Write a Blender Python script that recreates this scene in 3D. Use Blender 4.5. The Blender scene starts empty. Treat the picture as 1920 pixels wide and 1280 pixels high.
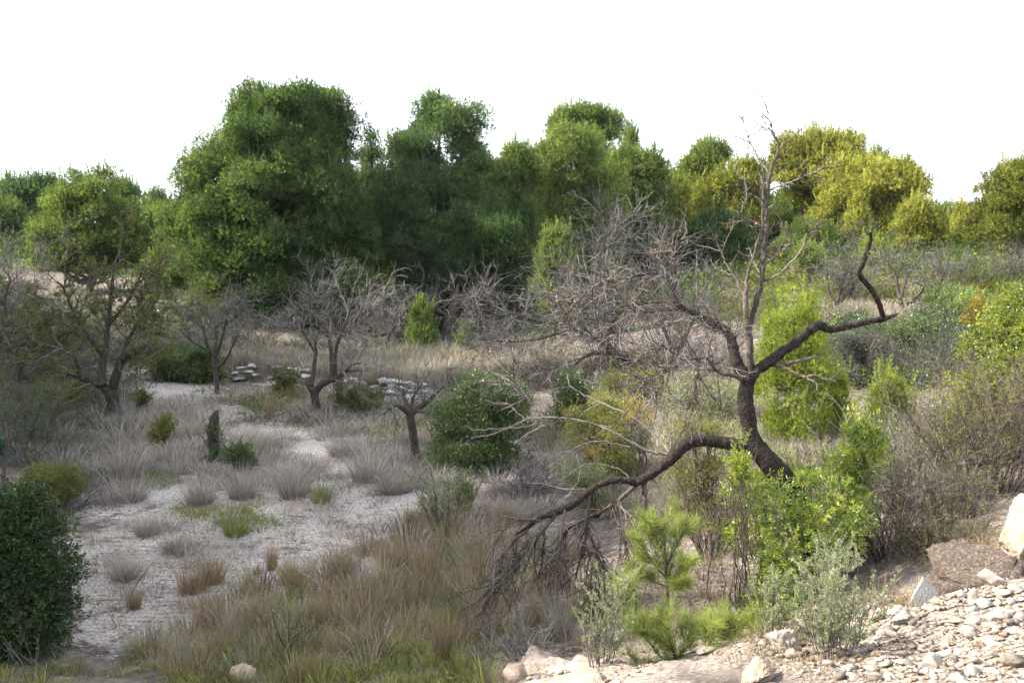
import bpy, math
import numpy as np
from math import radians, atan, sin, cos

# ------------------------------------------------------------------ camera, sky, sun, exposure
scene = bpy.context.scene
C = scene.collection
F, PW, PH, HOR = 1850.0, 1920, 1280, 450.0        # focal length in photo pixels, photo size, horizon row
PITCH = atan((PH / 2 - HOR) / F)
EYE = np.array([0.0, 0.0, 4.0])
cam_d = bpy.data.cameras.new('camera')
cam_d.sensor_width = 36.0
cam_d.lens = F / PW * 36.0
cam_d.clip_start, cam_d.clip_end = 0.05, 2000.0
cam = bpy.data.objects.new('camera', cam_d)
cam.location = EYE
cam.rotation_euler = (radians(90) - PITCH, 0, 0)
C.objects.link(cam)
scene.camera = cam

SUN_EL, SUN_AZ = radians(40), radians(-88)         # azimuth measured from the view direction, negative to the left
world = bpy.data.worlds.new('World')
scene.world = world
world.use_nodes = True
wn, wl = world.node_tree.nodes, world.node_tree.links
wn.clear()
sky = wn.new('ShaderNodeTexSky')
sky.sky_type = 'NISHITA'
sky.sun_disc = False
sky.sun_elevation = SUN_EL
sky.sun_rotation = SUN_AZ
sky.air_density, sky.dust_density, sky.ozone_density = 1.0, 1.0, 1.0
mixc = wn.new('ShaderNodeMix'); mixc.data_type = 'RGBA'      # thin overcast: the veil takes most of the blue out of the sky
mixc.inputs[0].default_value = 0.8
bg = wn.new('ShaderNodeBackground'); bg.inputs[1].default_value = 0.15
wo = wn.new('ShaderNodeOutputWorld')
wl.new(sky.outputs[0], mixc.inputs[6]); mixc.inputs[7].default_value = (4.2, 4.35, 4.7, 1)
wl.new(mixc.outputs[2], bg.inputs[0]); wl.new(bg.outputs[0], wo.inputs[0])

sd = bpy.data.lights.new('sun', 'SUN')
sd.energy, sd.angle, sd.color = 4.5, radians(2), (1.0, 0.92, 0.78)
sun = bpy.data.objects.new('sun', sd)
C.objects.link(sun)
sv = np.array([sin(SUN_AZ) * cos(SUN_EL), cos(SUN_AZ) * cos(SUN_EL), sin(SUN_EL)])   # towards the sun
from mathutils import Vector
sun.rotation_euler = Vector(sv).to_track_quat('Z', 'Y').to_euler()

vs = scene.view_settings
vs.view_transform, vs.look, vs.exposure, vs.gamma = 'Standard', 'None', 2.15, 1.0
vs.use_curve_mapping = False
scene.cycles.max_bounces = 6
scene.cycles.diffuse_bounces = 3
scene.cycles.transmission_bounces = 3
scene.cycles.glossy_bounces = 2
scene.cycles.caustics_reflective = scene.cycles.caustics_refractive = False

# ------------------------------------------------------------------ small maths
def nrm(a):
    return a / np.maximum(np.linalg.norm(a, axis=-1, keepdims=True), 1e-9)

def rays(px, py):
    a = (np.asarray(px, float) - PW / 2) / F
    b = (PH / 2 - np.asarray(py, float)) / F
    return np.stack([a, b * sin(PITCH) + cos(PITCH), b * cos(PITCH) - sin(PITCH)], -1)

def P(px, py, d):
    """the point seen at photo pixel px, py at distance d along the view axis"""
    r = rays(px, py)
    return EYE + r * (np.asarray(d, float) / r[..., 1])[..., None]

def project(p):
    q = p - EYE
    f = q[..., 1] * cos(PITCH) - q[..., 2] * sin(PITCH)
    u = q[..., 1] * sin(PITCH) + q[..., 2] * cos(PITCH)
    f = np.where(f < 0.2, 0.2, f)
    return PW / 2 + q[..., 0] / f * F, PH / 2 - u / f * F

def lattice(seed):
    return np.random.default_rng(seed).random((256, 256))
_LAT = [lattice(100 + i) for i in range(6)]
def vnoise(x, y, k=0):
    L = _LAT[k]
    xi, yi = np.floor(x).astype(int), np.floor(y).astype(int)
    fx, fy = x - xi, y - yi
    fx, fy = fx * fx * (3 - 2 * fx), fy * fy * (3 - 2 * fy)
    g = lambda a, b: L[a & 255, b & 255]
    return (g(xi, yi) * (1 - fx) + g(xi + 1, yi) * fx) * (1 - fy) + (g(xi, yi + 1) * (1 - fx) + g(xi + 1, yi + 1) * fx) * fy
def fbm(x, y, o=4):
    s, a = 0, 0.5
    for i in range(o):
        s = s + a * (vnoise(x * 2 ** i + 17.3 * i, y * 2 ** i + 5.1 * i, i) - 0.5)
        a *= 0.5
    return s

# ------------------------------------------------------------------ terrain heights
CTRL = np.array([
    (0, 0, 2.5), (0, 3, 2.05), (0, 5, 1.45), (0.2, 7, 0.95), (0, -12, 3.2), (-8, -6, 2.4), (9, -5, 2.6),
    (-3, 5, 0.75), (-4, 2, 1.5), (-4, 9, 0.0), (-6, 11, 0.0), (-2.4, 9, 0.05), (-1, 9.5, 0.12), (0.1, 10, 0.3), (-4, 14, 0), (-1, 14, 0.0), (-8, 16, 0.1),
    (-4, 19, 0), (-1, 19, 0.0), (-9, 22, 0.05), (-5, 24, -0.05), (-2, 23, -0.05), (-12, 16, 0.4), (-13, 25, 0.4),
    (2.5, 5, 1.78), (3.3, 6.5, 1.72), (4, 8, 1.62), (5, 10, 1.5), (2, 6.8, 1.24), (1.3, 7, 1.14), (1.6, 8.8, 0.95), (0.7, 9, 0.72),
    (2.6, 8, 1.05), (3.2, 8, 1.28), (2.4, 13, 0.45), (4.4, 15, 0.72), (5.6, 14, 0.95), (6.2, 18, 0.78), (8.2, 22, 0.6), (8, 14, 1.5), (12, 15, 2.0),
    (1.4, 15, 0.3), (3.9, 25, 0.3), (0.6, 28, 0.0), (-8, 29, 0.0), (-4, 32, 0.0), (2, 33, 0.05), (-6, 40, 0.25), (0, 40, 0.25), (6, 36, 0.9),
    (9.6, 27, 1.4), (11.6, 29, 1.8), (14.4, 36, 2.6), (18, 45, 3.3), (20, 55, 4.0), (39, 85, 6.4), (13, 22, 1.5), (20, 30, 2.4),
    (-16, 35, 0.9), (-11, 38, 0.6), (-30, 60, 2.4), (-37, 75, 4.4), (-20, 60, 1.8), (0, 60, 1.9), (8, 55, 2.2), (10, 75, 3.6), (0, 90, 3.2), (-20, 90, 3.0),
    (60, 60, 5), (60, 20, 4), (-60, 20, 2), (-60, 70, 4.2), (0, 140, 3), (80, 140, 5), (-80, 140, 4), (0, 300, 0), (250, 300, 0), (-250, 300, 0), (250, 0, 2), (-250, 0, 0), (0, -200, 0),
    (30, -20, 2.5), (-30, -20, 1.5)], float)
def _rbf():
    n = len(CTRL)
    A = np.zeros((n + 3, n + 3))
    A[:n, :n] = np.linalg.norm(CTRL[:, None, :2] - CTRL[None, :, :2], axis=2)
    A[:n, n] = 1; A[:n, n + 1:] = CTRL[:, :2]
    A[n:, :n] = A[:n, n:].T
    return np.linalg.solve(A, np.concatenate([CTRL[:, 2], np.zeros(3)]))
_W = _rbf()
# the terrace step (lower field in front, upper field behind): x of the line -> its y
TX = np.array([-40, -14, -8.2, -6.3, -4.2, -2.2, 0.3, 3, 7, 40.])
TY = np.array([34, 31.5, 28.6, 27.4, 26.4, 25.6, 26.2, 27, 30, 34.])
def raw_height(x, y):
    s = np.zeros_like(x)
    for i in range(len(CTRL)):
        s = s + _W[i] * np.hypot(x - CTRL[i, 0], y - CTRL[i, 1])
    n = len(CTRL)
    s = s + _W[n] + _W[n + 1] * x + _W[n + 2] * y
    e = y - np.interp(x, TX, TY)
    st = np.clip(e / 0.3 + 0.5, 0, 1)
    s = s + 0.42 * st * np.clip(1 - np.maximum(e, 0) / 14, 0, 1) * np.clip((8 - x) / 5, 0, 1)
    return s + 0.12 * fbm(x * 0.5, y * 0.5)
GX0, GY0, GS = -120.0, -40.0, 0.25
_gx = np.arange(GX0, 121, GS); _gy = np.arange(GY0, 221, GS)
GRID = raw_height(*np.meshgrid(_gx, _gy, indexing='ij'))
def gz(x, y):
    x = np.asarray(x, float); y = np.asarray(y, float)
    u = np.clip((x - GX0) / GS, 0, len(_gx) - 2.001); v = np.clip((y - GY0) / GS, 0, len(_gy) - 2.001)
    i, j = u.astype(int), v.astype(int)
    f, g = u - i, v - j
    return (GRID[i, j] * (1 - f) + GRID[i + 1, j] * f) * (1 - g) + (GRID[i, j + 1] * (1 - f) + GRID[i + 1, j + 1] * f) * g

PALE = [(285, 688, 34, 14), (330, 735, 70, 20), (430, 775, 90, 18), (510, 808, 100, 20), (590, 850, 70, 30), (650, 905, 60, 40), (690, 965, 140, 55),
        (480, 980, 330, 60), (260, 1060, 150, 90), (560, 1060, 230, 60), (420, 1110, 180, 50), (330, 930, 70, 30), (310, 1170, 170, 60), (330, 605, 60, 14),
        (60, 435, 30, 25), (760, 740, 60, 14), (560, 715, 70, 10), (1580, 520, 60, 8)]
BANK = [(1300, 1090, 150, 70), (1120, 1110, 80, 40), (1100, 1240, 170, 70), (1350, 1180, 200, 80), (1750, 1200, 330, 130), (1900, 1040, 140, 90), (870, 920, 50, 60)]
def ell(px, py, E):
    s = np.zeros_like(px)
    for cx, cy, rx, ry in E:
        q = np.sqrt(((px - cx) / rx) ** 2 + ((py - cy) / ry) ** 2)
        s = np.maximum(s, np.clip(1.5 - q, 0, 1))
    return s
def surf(x, y):
    """height of the ground sheet itself, with its small bumps"""
    z = gz(x, y); R = np.hypot(x, y)
    px, py = project(np.stack([x, y, z], -1))
    front = (np.asarray(y) > 1) & (R < 130)
    pale = ell(px, py, PALE) * front
    bank = np.maximum(ell(px, py, BANK) * front, np.clip((5.5 - R) / 2, 0, 1))
    near = np.clip((60 - R) / 40, 0, 1)
    return z + near * (0.05 * fbm(x * 3, y * 3, 4) + bank * 0.26 * fbm(x * 1.8 + 9, y * 1.8, 5) + bank * 0.13 * np.abs(fbm(x * 6, y * 6, 3))), pale, bank
def hits(px, py):
    """where the rays through photo pixels meet the terrain"""
    r = rays(px, py); r = r / r[..., 1:2]
    t = np.full(r.shape[:-1], 2.0); done = np.zeros(t.shape, bool)
    lo = t.copy()
    s = 2.0
    while s < 200:
        q = EYE + r * s
        below = (q[..., 2] <= gz(q[..., 0], q[..., 1])) & ~done
        t[below] = s; done |= below
        s *= 1.012
    t[~done] = 200
    return t
def at(px, py):
    d = float(hits(np.array([px]), np.array([py]))[0])
    p = P(px, py, d)
    return np.array([p[0], p[1], float(surf(p[0], p[1])[0])])
_lpx, _lpy = np.meshgrid(np.arange(-1200, 3000, 10.0), np.arange(452, 1400, 6.0), indexing='ij')
_LD = hits(_lpx, _lpy)
def ground_at(px, py):
    i = np.clip(np.round((px + 1200) / 10).astype(int), 0, _LD.shape[0] - 1)
    j = np.clip(np.round((py - 452) / 6).astype(int), 0, _LD.shape[1] - 1)
    p = P(px, py, _LD[i, j])
    p[..., 2] = surf(p[..., 0], p[..., 1])[0]
    return p

# ------------------------------------------------------------------ mesh building
class MB:
    def __init__(s):
        s.v, s.q, s.t, s.a, s.n = [], [], [], [], 0
        s.mi = []
    def add(s, v, q=None, t=None, a=None):
        v = np.asarray(v, np.float32).reshape(-1, 3)
        s.v.append(v)
        s.a.append(np.full(len(v), 0.5, np.float32) if a is None else np.broadcast_to(np.asarray(a, np.float32).reshape(-1), (len(v),)))
        if q is not None and len(q): s.q.append(np.asarray(q, np.int32).reshape(-1, 4) + s.n)
        if t is not None and len(t): s.t.append(np.asarray(t, np.int32).reshape(-1, 3) + s.n)
        s.n += len(v)
    def mesh(s, name, mat, origin=None, smooth=False):
        v = np.concatenate(s.v)
        if origin is not None: v = v - np.asarray(origin, np.float32)
        q = np.concatenate(s.q) if s.q else np.zeros((0, 4), np.int32)
        t = np.concatenate(s.t) if s.t else np.zeros((0, 3), np.int32)
        me = bpy.data.meshes.new(name)
        me.vertices.add(len(v)); me.vertices.foreach_set('co', v.astype(np.float32).ravel())
        li = np.concatenate([q.ravel(), t.ravel()]).astype(np.int32)
        me.loops.add(len(li)); me.loops.foreach_set('vertex_index', li)
        ls = np.concatenate([np.arange(len(q)) * 4, len(q) * 4 + np.arange(len(t)) * 3]).astype(np.int32)
        me.polygons.add(len(ls)); me.polygons.foreach_set('loop_start', ls)
        if smooth: me.polygons.foreach_set('use_smooth', np.ones(len(ls), bool))
        at_ = me.attributes.new('tint', 'FLOAT', 'POINT')
        at_.data.foreach_set('value', np.concatenate(s.a).astype(np.float32))
        me.materials.append(mat)
        me.update(calc_edges=True)
        return me
    def build(s, name, mat, parent=None, origin=None, smooth=False):
        o = bpy.data.objects.new(name, s.mesh(name, mat, origin, smooth))
        C.objects.link(o)
        if parent is not None: o.parent = parent
        elif origin is not None: o.location = origin
        return o

def thing(name, label, cat, loc, group=None):
    o = bpy.data.objects.new(name, None)
    o.empty_display_size = 0.2
    C.objects.link(o)
    o.location = loc
    o['label'] = label; o['category'] = cat
    if group: o['group'] = group
    return o
def tag(o, label, cat, group=None):
    o['label'] = label; o['category'] = cat
    if group: o['group'] = group
    return o
def kind(o, k, label=None, cat=None):
    o['kind'] = k
    if label: o['label'] = label
    if cat: o['category'] = cat
    return o

def tubes(mb, pts, rad, n=4, a=None, rough=0.0, rng=None, cap=False):
    """swept tubes: pts (B,N,3), rad (B,N)"""
    pts = np.asarray(pts, float); rad = np.asarray(rad, float)
    if pts.ndim == 2: pts, rad = pts[None], rad[None]
    if cap:
        pts = np.concatenate([pts, pts[:, -1:] + nrm(pts[:, -1:] - pts[:, -2:-1]) * rad[:, -1:, None] * 0.25], 1)
        rad = np.concatenate([rad, rad[:, -1:] * 0.02], 1)
    B, N = rad.shape
    T = nrm(np.gradient(pts, axis=1))
    ref = np.where(np.abs(T[:, 0, 2:3]) > 0.8, np.array([[1.0, 0, 0]]), np.array([[0, 0, 1.0]]))
    U = nrm(np.cross(T[:, 0], ref))
    Us = np.empty_like(pts)
    for i in range(N):
        U = nrm(U - (U * T[:, i]).sum(-1, keepdims=True) * T[:, i])
        Us[:, i] = U
    Vs = np.cross(T, Us)
    ang = np.arange(n) / n * 2 * np.pi
    R = rad[:, :, None]
    if rough and rng is not None:
        g = rng.normal(size=(B, N, n)); g = (g + np.roll(g, 1, 1) + np.roll(g, 1, 2)) / 1.7
        R = R * (1 + rough * np.clip(g, -1.8, 1.8))
    else:
        R = np.repeat(R, n, 2)
    v = pts[:, :, None] + R[..., None] * (np.cos(ang)[:, None] * Us[:, :, None] + np.sin(ang)[:, None] * Vs[:, :, None])
    b, i, k = np.meshgrid(np.arange(B), np.arange(N - 1), np.arange(n), indexing='ij')
    k2 = (k + 1) % n
    idx = lambda bb, ii, kk: (bb * N + ii) * n + kk
    q = np.stack([idx(b, i, k), idx(b, i, k2), idx(b, i + 1, k2), idx(b, i + 1, k)], -1)
    if a is not None: a = np.repeat(np.broadcast_to(np.asarray(a, float), (B,)), N * n)
    mb.add(v, q=q, a=a)

def smooth_path(p, m):
    """Catmull-Rom through the rows of p, m samples"""
    p = np.asarray(p, float)
    e = np.concatenate([[2 * p[0] - p[1]], p, [2 * p[-1] - p[-2]]])
    ln = np.concatenate([[0], np.cumsum(np.linalg.norm(np.diff(p[:, :3], axis=0), axis=1))])
    s = np.interp(np.linspace(0, ln[-1], m), ln, np.arange(len(p)))
    i = np.clip(s.astype(int), 0, len(p) - 2); t = (s - i)[:, None]
    a, b, c, d = e[i], e[i + 1], e[i + 2], e[i + 3]
    return 0.5 * (2 * b + (c - a) * t + (2 * a - 5 * b + 4 * c - d) * t ** 2 + (3 * b - a - 3 * c + d) * t ** 3)

def grow(S, D, L, N, wob, up, rng):
    B = len(S)
    pts = np.empty((B, N, 3)); pts[:, 0] = S
    d = nrm(np.asarray(D, float)); st = (np.asarray(L, float) * np.ones(B) / (N - 1))[:, None]
    upv = np.array([0, 0, 1.0])
    for i in range(1, N):
        d = nrm(d + wob * rng.normal(size=(B, 3)) + up * upv)
        pts[:, i] = pts[:, i - 1] + d * st
    return pts

def spawn(pts, rad, n, t0, t1, ang, rng, w=None):
    B, N, _ = pts.shape
    ln = np.linalg.norm(np.diff(pts, axis=1), axis=2).sum(1)
    pr = ln if w is None else w
    b = rng.choice(B, size=n, p=pr / pr.sum())
    t = rng.uniform(t0, t1, n) * (N - 1.001)
    i = t.astype(int); f = (t - i)[:, None]
    p = pts[b, i] * (1 - f) + pts[b, i + 1] * f
    T = nrm(pts[b, i + 1] - pts[b, i])
    r = rad[b, i]
    q = rng.normal(size=(n, 3)); q = nrm(q - (q * T).sum(1, keepdims=True) * T)
    an = np.radians(ang + rng.normal(size=n) * 12)[:, None]
    return p, T * np.cos(an) + q * np.sin(an), r, ln[b]

def unit(n, rng):
    return nrm(rng.normal(size=(n, 3)))

def needles(mb, pos, axis, L, w, k, spread, a, rng):
    """tufts of k needle blades round an axis"""
    n = len(pos)
    p = np.repeat(pos, k, 0); ax = np.repeat(axis, k, 0)
    m = n * k
    d = nrm(ax + spread * rng.normal(size=(m, 3)))
    s = nrm(np.cross(d, unit(m, rng)))
    l = (np.repeat(np.broadcast_to(L, (n,)), k) * rng.uniform(0.7, 1.25, m))[:, None]
    ww = (np.repeat(np.broadcast_to(w, (n,)), k))[:, None]
    v = np.stack([p - s * ww / 2, p + s * ww / 2, p + d * l], 1)
    t = np.arange(m * 3).reshape(m, 3)
    aa = np.repeat(np.clip(np.repeat(a, k) + rng.normal(size=m) * 0.10, 0, 1), 3)
    mb.add(v, t=t, a=aa)

def leaves(mb, pos, axis, L, w, k, spread, a, rng, stem=0.6):
    """whorls of k pointed leaves set along the last bit of a shoot"""
    n = len(pos); m = n * k
    ax = np.repeat(axis, k, 0)
    l = (np.repeat(np.broadcast_to(L, (n,)), k) * rng.uniform(0.7, 1.25, m))[:, None]
    p = np.repeat(pos, k, 0) + ax * l * stem * rng.uniform(-1, 1, (m, 1))
    q = rng.normal(size=(m, 3)); q = nrm(q - (q * ax).sum(1, keepdims=True) * ax)
    d = nrm(ax * 0.7 + q * spread)
    s = nrm(np.cross(d, nrm(np.cross(q, ax)) + 0.4 * rng.normal(size=(m, 3))))
    nn = np.cross(s, d)
    ww = (np.repeat(np.broadcast_to(w, (n,)), k))[:, None]
    mid = p + d * l * 0.45
    v = np.stack([p, mid + s * ww / 2 + nn * ww * 0.12, p + d * l, mid - s * ww / 2 + nn * ww * 0.12], 1)
    aa = np.repeat(np.clip(np.repeat(a, k) + rng.normal(size=m) * 0.12, 0, 1), 4)
    mb.add(v, q=np.arange(m * 4).reshape(m, 4), a=aa)

def blades(mb, pos, h, lean, w, a, rng, bend=0.6):
    """curved grass blades, two segments"""
    n = len(pos)
    az = rng.uniform(0, 2 * np.pi, n)
    s = np.stack([np.cos(az), np.sin(az), np.zeros(n)], 1) * (np.broadcast_to(w, (n,)) / 2)[:, None]
    hh = np.broadcast_to(h, (n,))[:, None]
    up = np.array([[0, 0, 1.0]])
    m = pos + hh * 0.55 * nrm(up + lean * 0.7)
    t = m + hh * 0.5 * nrm(up + lean * (0.7 + bend * 2))
    v = np.stack([pos - s, pos + s, m + s * 0.7, m - s * 0.7, t], 1)
    b = np.arange(n)[:, None] * 5
    mb.add(v, q=b + np.array([[0, 1, 2, 3]]), t=b + np.array([[3, 2, 4]]), a=np.repeat(np.clip(a, 0, 1), 5))

# ------------------------------------------------------------------ materials
def base_mat(name):
    m = bpy.data.materials.new(name); m.use_nodes = True
    nt = m.node_tree; nt.nodes.clear()
    return m, nt.nodes, nt.links
def ramp(N, cols, pos=None):
    r = N.new('ShaderNodeValToRGB'); e = r.color_ramp.elements
    pos = pos or np.linspace(0, 1, len(cols))
    while len(e) < len(cols): e.new(0.5)
    for k, (c, p_) in enumerate(zip(cols, pos)):
        e[k].position = p_; e[k].color = (*c, 1)
    return r
def leaf_mat(name, cols, trans=0.4, gloss=0.0, tcol=(1.25, 1.2, 0.6)):
    m, N, L = base_mat(name)
    at_ = N.new('ShaderNodeAttribute'); at_.attribute_name = 'tint'
    r = ramp(N, cols); L.new(at_.outputs['Fac'], r.inputs[0])
    d = N.new('ShaderNodeBsdfDiffuse'); L.new(r.outputs[0], d.inputs[0])
    t = N.new('ShaderNodeBsdfTranslucent')
    mu = N.new('ShaderNodeMix'); mu.data_type = 'RGBA'; mu.blend_type = 'MULTIPLY'; mu.inputs[0].default_value = 1
    mu.inputs[7].default_value = (*tcol, 1); L.new(r.outputs[0], mu.inputs[6]); L.new(mu.outputs[2], t.inputs[0])
    x = N.new('ShaderNodeMixShader'); x.inputs[0].default_value = trans
    L.new(d.outputs[0], x.inputs[1]); L.new(t.outputs[0], x.inputs[2])
    last = x
    if gloss:
        g = N.new('ShaderNodeBsdfGlossy'); g.inputs['Roughness'].default_value = 0.38; g.inputs[0].default_value = (0.9, 0.95, 1, 1)
        y = N.new('ShaderNodeMixShader'); y.inputs[0].default_value = gloss
        L.new(x.outputs[0], y.inputs[1]); L.new(g.outputs[0], y.inputs[2]); last = y
    o = N.new('ShaderNodeOutputMaterial'); L.new(last.outputs[0], o.inputs[0])
    return m
def bark_mat(name, cols, scale=18, bump=0.6, dist=0.02, stretch=0.35):
    m, N, L = base_mat(name)
    tc = N.new('ShaderNodeTexCoord'); mp = N.new('ShaderNodeMapping'); mp.inputs['Scale'].default_value = (1, 1, stretch)
    L.new(tc.outputs['Object'], mp.inputs[0])
    n1 = N.new('ShaderNodeTexNoise'); n1.inputs['Scale'].default_value = scale; n1.inputs['Detail'].default_value = 8; n1.inputs['Roughness'].default_value = 0.7
    L.new(mp.outputs[0], n1.inputs[0])
    v = N.new('ShaderNodeTexVoronoi'); v.inputs['Scale'].default_value = scale * 2.2; v.feature = 'DISTANCE_TO_EDGE'
    L.new(mp.outputs[0], v.inputs[0])
    at_ = N.new('ShaderNodeAttribute'); at_.attribute_name = 'tint'
    ad = N.new('ShaderNodeMath'); ad.operation = 'ADD'; L.new(n1.outputs[0], ad.inputs[0])
    sb = N.new('ShaderNodeMath'); sb.operation = 'SUBTRACT'; L.new(at_.outputs['Fac'], sb.inputs[0]); sb.inputs[1].default_value = 0.5
    L.new(sb.outputs[0], ad.inputs[1])
    r = ramp(N, cols, [0.28, 0.5, 0.78][:len(cols)] if len(cols) == 3 else None); L.new(ad.outputs[0], r.inputs[0])
    b = N.new('ShaderNodeBsdfPrincipled'); b.inputs['Roughness'].default_value = 0.92; b.inputs['Specular IOR Level'].default_value = 0.15
    L.new(r.outputs[0], b.inputs['Base Color'])
    mm = N.new('ShaderNodeMath'); mm.operation = 'MULTIPLY'; L.new(n1.outputs[0], mm.inputs[0]); L.new(v.outputs[0], mm.inputs[1])
    bp = N.new('ShaderNodeBump'); bp.inputs['Strength'].default_value = bump; bp.inputs['Distance'].default_value = dist
    L.new(mm.outputs[0], bp.inputs['Height']); L.new(bp.outputs[0], b.inputs['Normal'])
    o = N.new('ShaderNodeOutputMaterial'); L.new(b.outputs[0], o.inputs[0])
    return m
def rock_mat(name, cols, scale=6):
    m, N, L = base_mat(name)
    tc = N.new('ShaderNodeTexCoord')
    n1 = N.new('ShaderNodeTexNoise'); n1.inputs['Scale'].default_value = scale; n1.inputs['Detail'].default_value = 9; n1.inputs['Roughness'].default_value = 0.68
    L.new(tc.outputs['Object'], n1.inputs[0])
    at_ = N.new('ShaderNodeAttribute'); at_.attribute_name = 'tint'
    ad = N.new('ShaderNodeMath'); ad.operation = 'MULTIPLY_ADD'; L.new(at_.outputs['Fac'], ad.inputs[0]); ad.inputs[1].default_value = 0.5; L.new(n1.outputs[0], ad.inputs[2])
    s2 = N.new('ShaderNodeMath'); s2.operation = 'SUBTRACT'; L.new(ad.outputs[0], s2.inputs[0]); s2.inputs[1].default_value = 0.25
    r = ramp(N, cols, [0.25, 0.5, 0.75][:len(cols)] if len(cols) == 3 else None); L.new(s2.outputs[0], r.inputs[0])
    b = N.new('ShaderNodeBsdfPrincipled'); b.inputs['Roughness'].default_value = 0.9; b.inputs['Specular IOR Level'].default_value = 0.2
    L.new(r.outputs[0], b.inputs['Base Color'])
    n2 = N.new('ShaderNodeTexNoise'); n2.inputs['Scale'].default_value = scale * 4; n2.inputs['Detail'].default_value = 6
    L.new(tc.outputs['Object'], n2.inputs[0])
    bp = N.new('ShaderNodeBump'); bp.inputs['Strength'].default_value = 0.5; bp.inputs['Distance'].default_value = 0.02
    L.new(n2.outputs[0], bp.inputs['Height']); L.new(bp.outputs[0], b.inputs['Normal'])
    o = N.new('ShaderNodeOutputMaterial'); L.new(b.outputs[0], o.inputs[0])
    return m

M = {}
M['pine_deep'] = leaf_mat('pine_deep', [(0.014, 0.034, 0.023), (0.064, 0.112, 0.05), (0.205, 0.27, 0.092)], 0.45)
M['pine_blue'] = leaf_mat('pine_blue', [(0.02, 0.042, 0.033), (0.07, 0.12, 0.06), (0.19, 0.255, 0.105)], 0.45)
M['pine_mid'] = leaf_mat('pine_mid', [(0.026, 0.05, 0.028), (0.098, 0.15, 0.056), (0.26, 0.32, 0.105)], 0.48)
M['pine_gold'] = leaf_mat('pine_gold', [(0.05, 0.066, 0.022), (0.18, 0.205, 0.05), (0.47, 0.46, 0.12)], 0.48)
M['pine_young'] = leaf_mat('pine_young', [(0.07, 0.1, 0.024), (0.165, 0.225, 0.045), (0.33, 0.37, 0.085)], 0.5)
M['lentisk_dark'] = leaf_mat('lentisk_dark', [(0.024, 0.042, 0.018), (0.058, 0.094, 0.029), (0.13, 0.17, 0.05)], 0.35, 0.04)
M['lentisk_shade'] = leaf_mat('lentisk_shade', [(0.012, 0.026, 0.011), (0.03, 0.056, 0.018), (0.08, 0.12, 0.03)], 0.3, 0.03)  # darker lentisk leaf, the shade on the bush put into its colour
M['lentisk_bright'] = leaf_mat('lentisk_bright', [(0.07, 0.115, 0.022), (0.18, 0.25, 0.036), (0.35, 0.37, 0.06)], 0.5, 0.04)
M['lentisk_gold'] = leaf_mat('lentisk_gold', [(0.05, 0.08, 0.018), (0.15, 0.2, 0.032), (0.34, 0.33, 0.05)], 0.48, 0.03)
M['olive_leaf'] = leaf_mat('olive_leaf', [(0.06, 0.075, 0.035), (0.115, 0.13, 0.055), (0.2, 0.18, 0.07)], 0.35)
M['seedling'] = leaf_mat('seedling', [(0.09, 0.12, 0.045), (0.2, 0.25, 0.08), (0.37, 0.4, 0.15)], 0.5)
M['rosemary'] = leaf_mat('rosemary', [(0.1, 0.12, 0.07), (0.2, 0.225, 0.135), (0.36, 0.38, 0.24)], 0.3)
M['broom'] = leaf_mat('broom', [(0.06, 0.07, 0.026), (0.15, 0.16, 0.058), (0.32, 0.3, 0.115)], 0.35)
M['yellow_leaf'] = leaf_mat('yellow_leaf', [(0.12, 0.1, 0.03), (0.27, 0.21, 0.05), (0.42, 0.3, 0.07)], 0.4)
M['grey_leaf'] = leaf_mat('grey_leaf', [(0.06, 0.065, 0.06), (0.12, 0.125, 0.11), (0.2, 0.2, 0.17)], 0.3)
M['teal_leaf'] = leaf_mat('teal_leaf', [(0.02, 0.05, 0.05), (0.04, 0.09, 0.085), (0.07, 0.13, 0.12)], 0.3)
M['dead_leaf'] = leaf_mat('dead_leaf', [(0.16, 0.08, 0.03), (0.28, 0.15, 0.06), (0.4, 0.26, 0.12)], 0.4)
M['grey_grass'] = leaf_mat('grey_grass', [(0.13, 0.112, 0.1), (0.26, 0.232, 0.205), (0.44, 0.405, 0.355)], 0.25, tcol=(1, 1, 1))
M['brown_grass'] = leaf_mat('brown_grass', [(0.1, 0.07, 0.045), (0.22, 0.16, 0.1), (0.36, 0.29, 0.19)], 0.3, tcol=(1, 1, 0.9))
M['straw_grass'] = leaf_mat('straw_grass', [(0.15, 0.13, 0.1), (0.27, 0.242, 0.19), (0.42, 0.39, 0.32)], 0.3, tcol=(1, 1, 0.95))
M['green_grass'] = leaf_mat('green_grass', [(0.07, 0.085, 0.03), (0.13, 0.16, 0.05), (0.23, 0.24, 0.08)], 0.4)
M['bark_dead'] = bark_mat('bark_dead', [(0.008, 0.007, 0.007), (0.027, 0.021, 0.018), (0.085, 0.068, 0.058)], 30, 1.0, 0.05)
M['bark_dark'] = bark_mat('bark_dark', [(0.018, 0.015, 0.014), (0.05, 0.042, 0.038), (0.11, 0.095, 0.085)], 20)
M['bark_pine'] = bark_mat('bark_pine', [(0.05, 0.04, 0.035), (0.11, 0.09, 0.08), (0.22, 0.19, 0.17)], 10)
M['twig_grey'] = bark_mat('twig_grey', [(0.04, 0.037, 0.037), (0.092, 0.085, 0.083), (0.2, 0.187, 0.18)], 8, 0.2)
M['twig_dark'] = bark_mat('twig_dark', [(0.03, 0.026, 0.027), (0.075, 0.065, 0.063), (0.17, 0.15, 0.145)], 8, 0.2)
M['twig_red'] = bark_mat('twig_red', [(0.028, 0.022, 0.019), (0.068, 0.054, 0.046), (0.16, 0.132, 0.115)], 9, 0.3)
M['twig_pale'] = bark_mat('twig_pale', [(0.058, 0.05, 0.045), (0.125, 0.113, 0.102), (0.26, 0.242, 0.22)], 10, 0.3)
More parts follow.
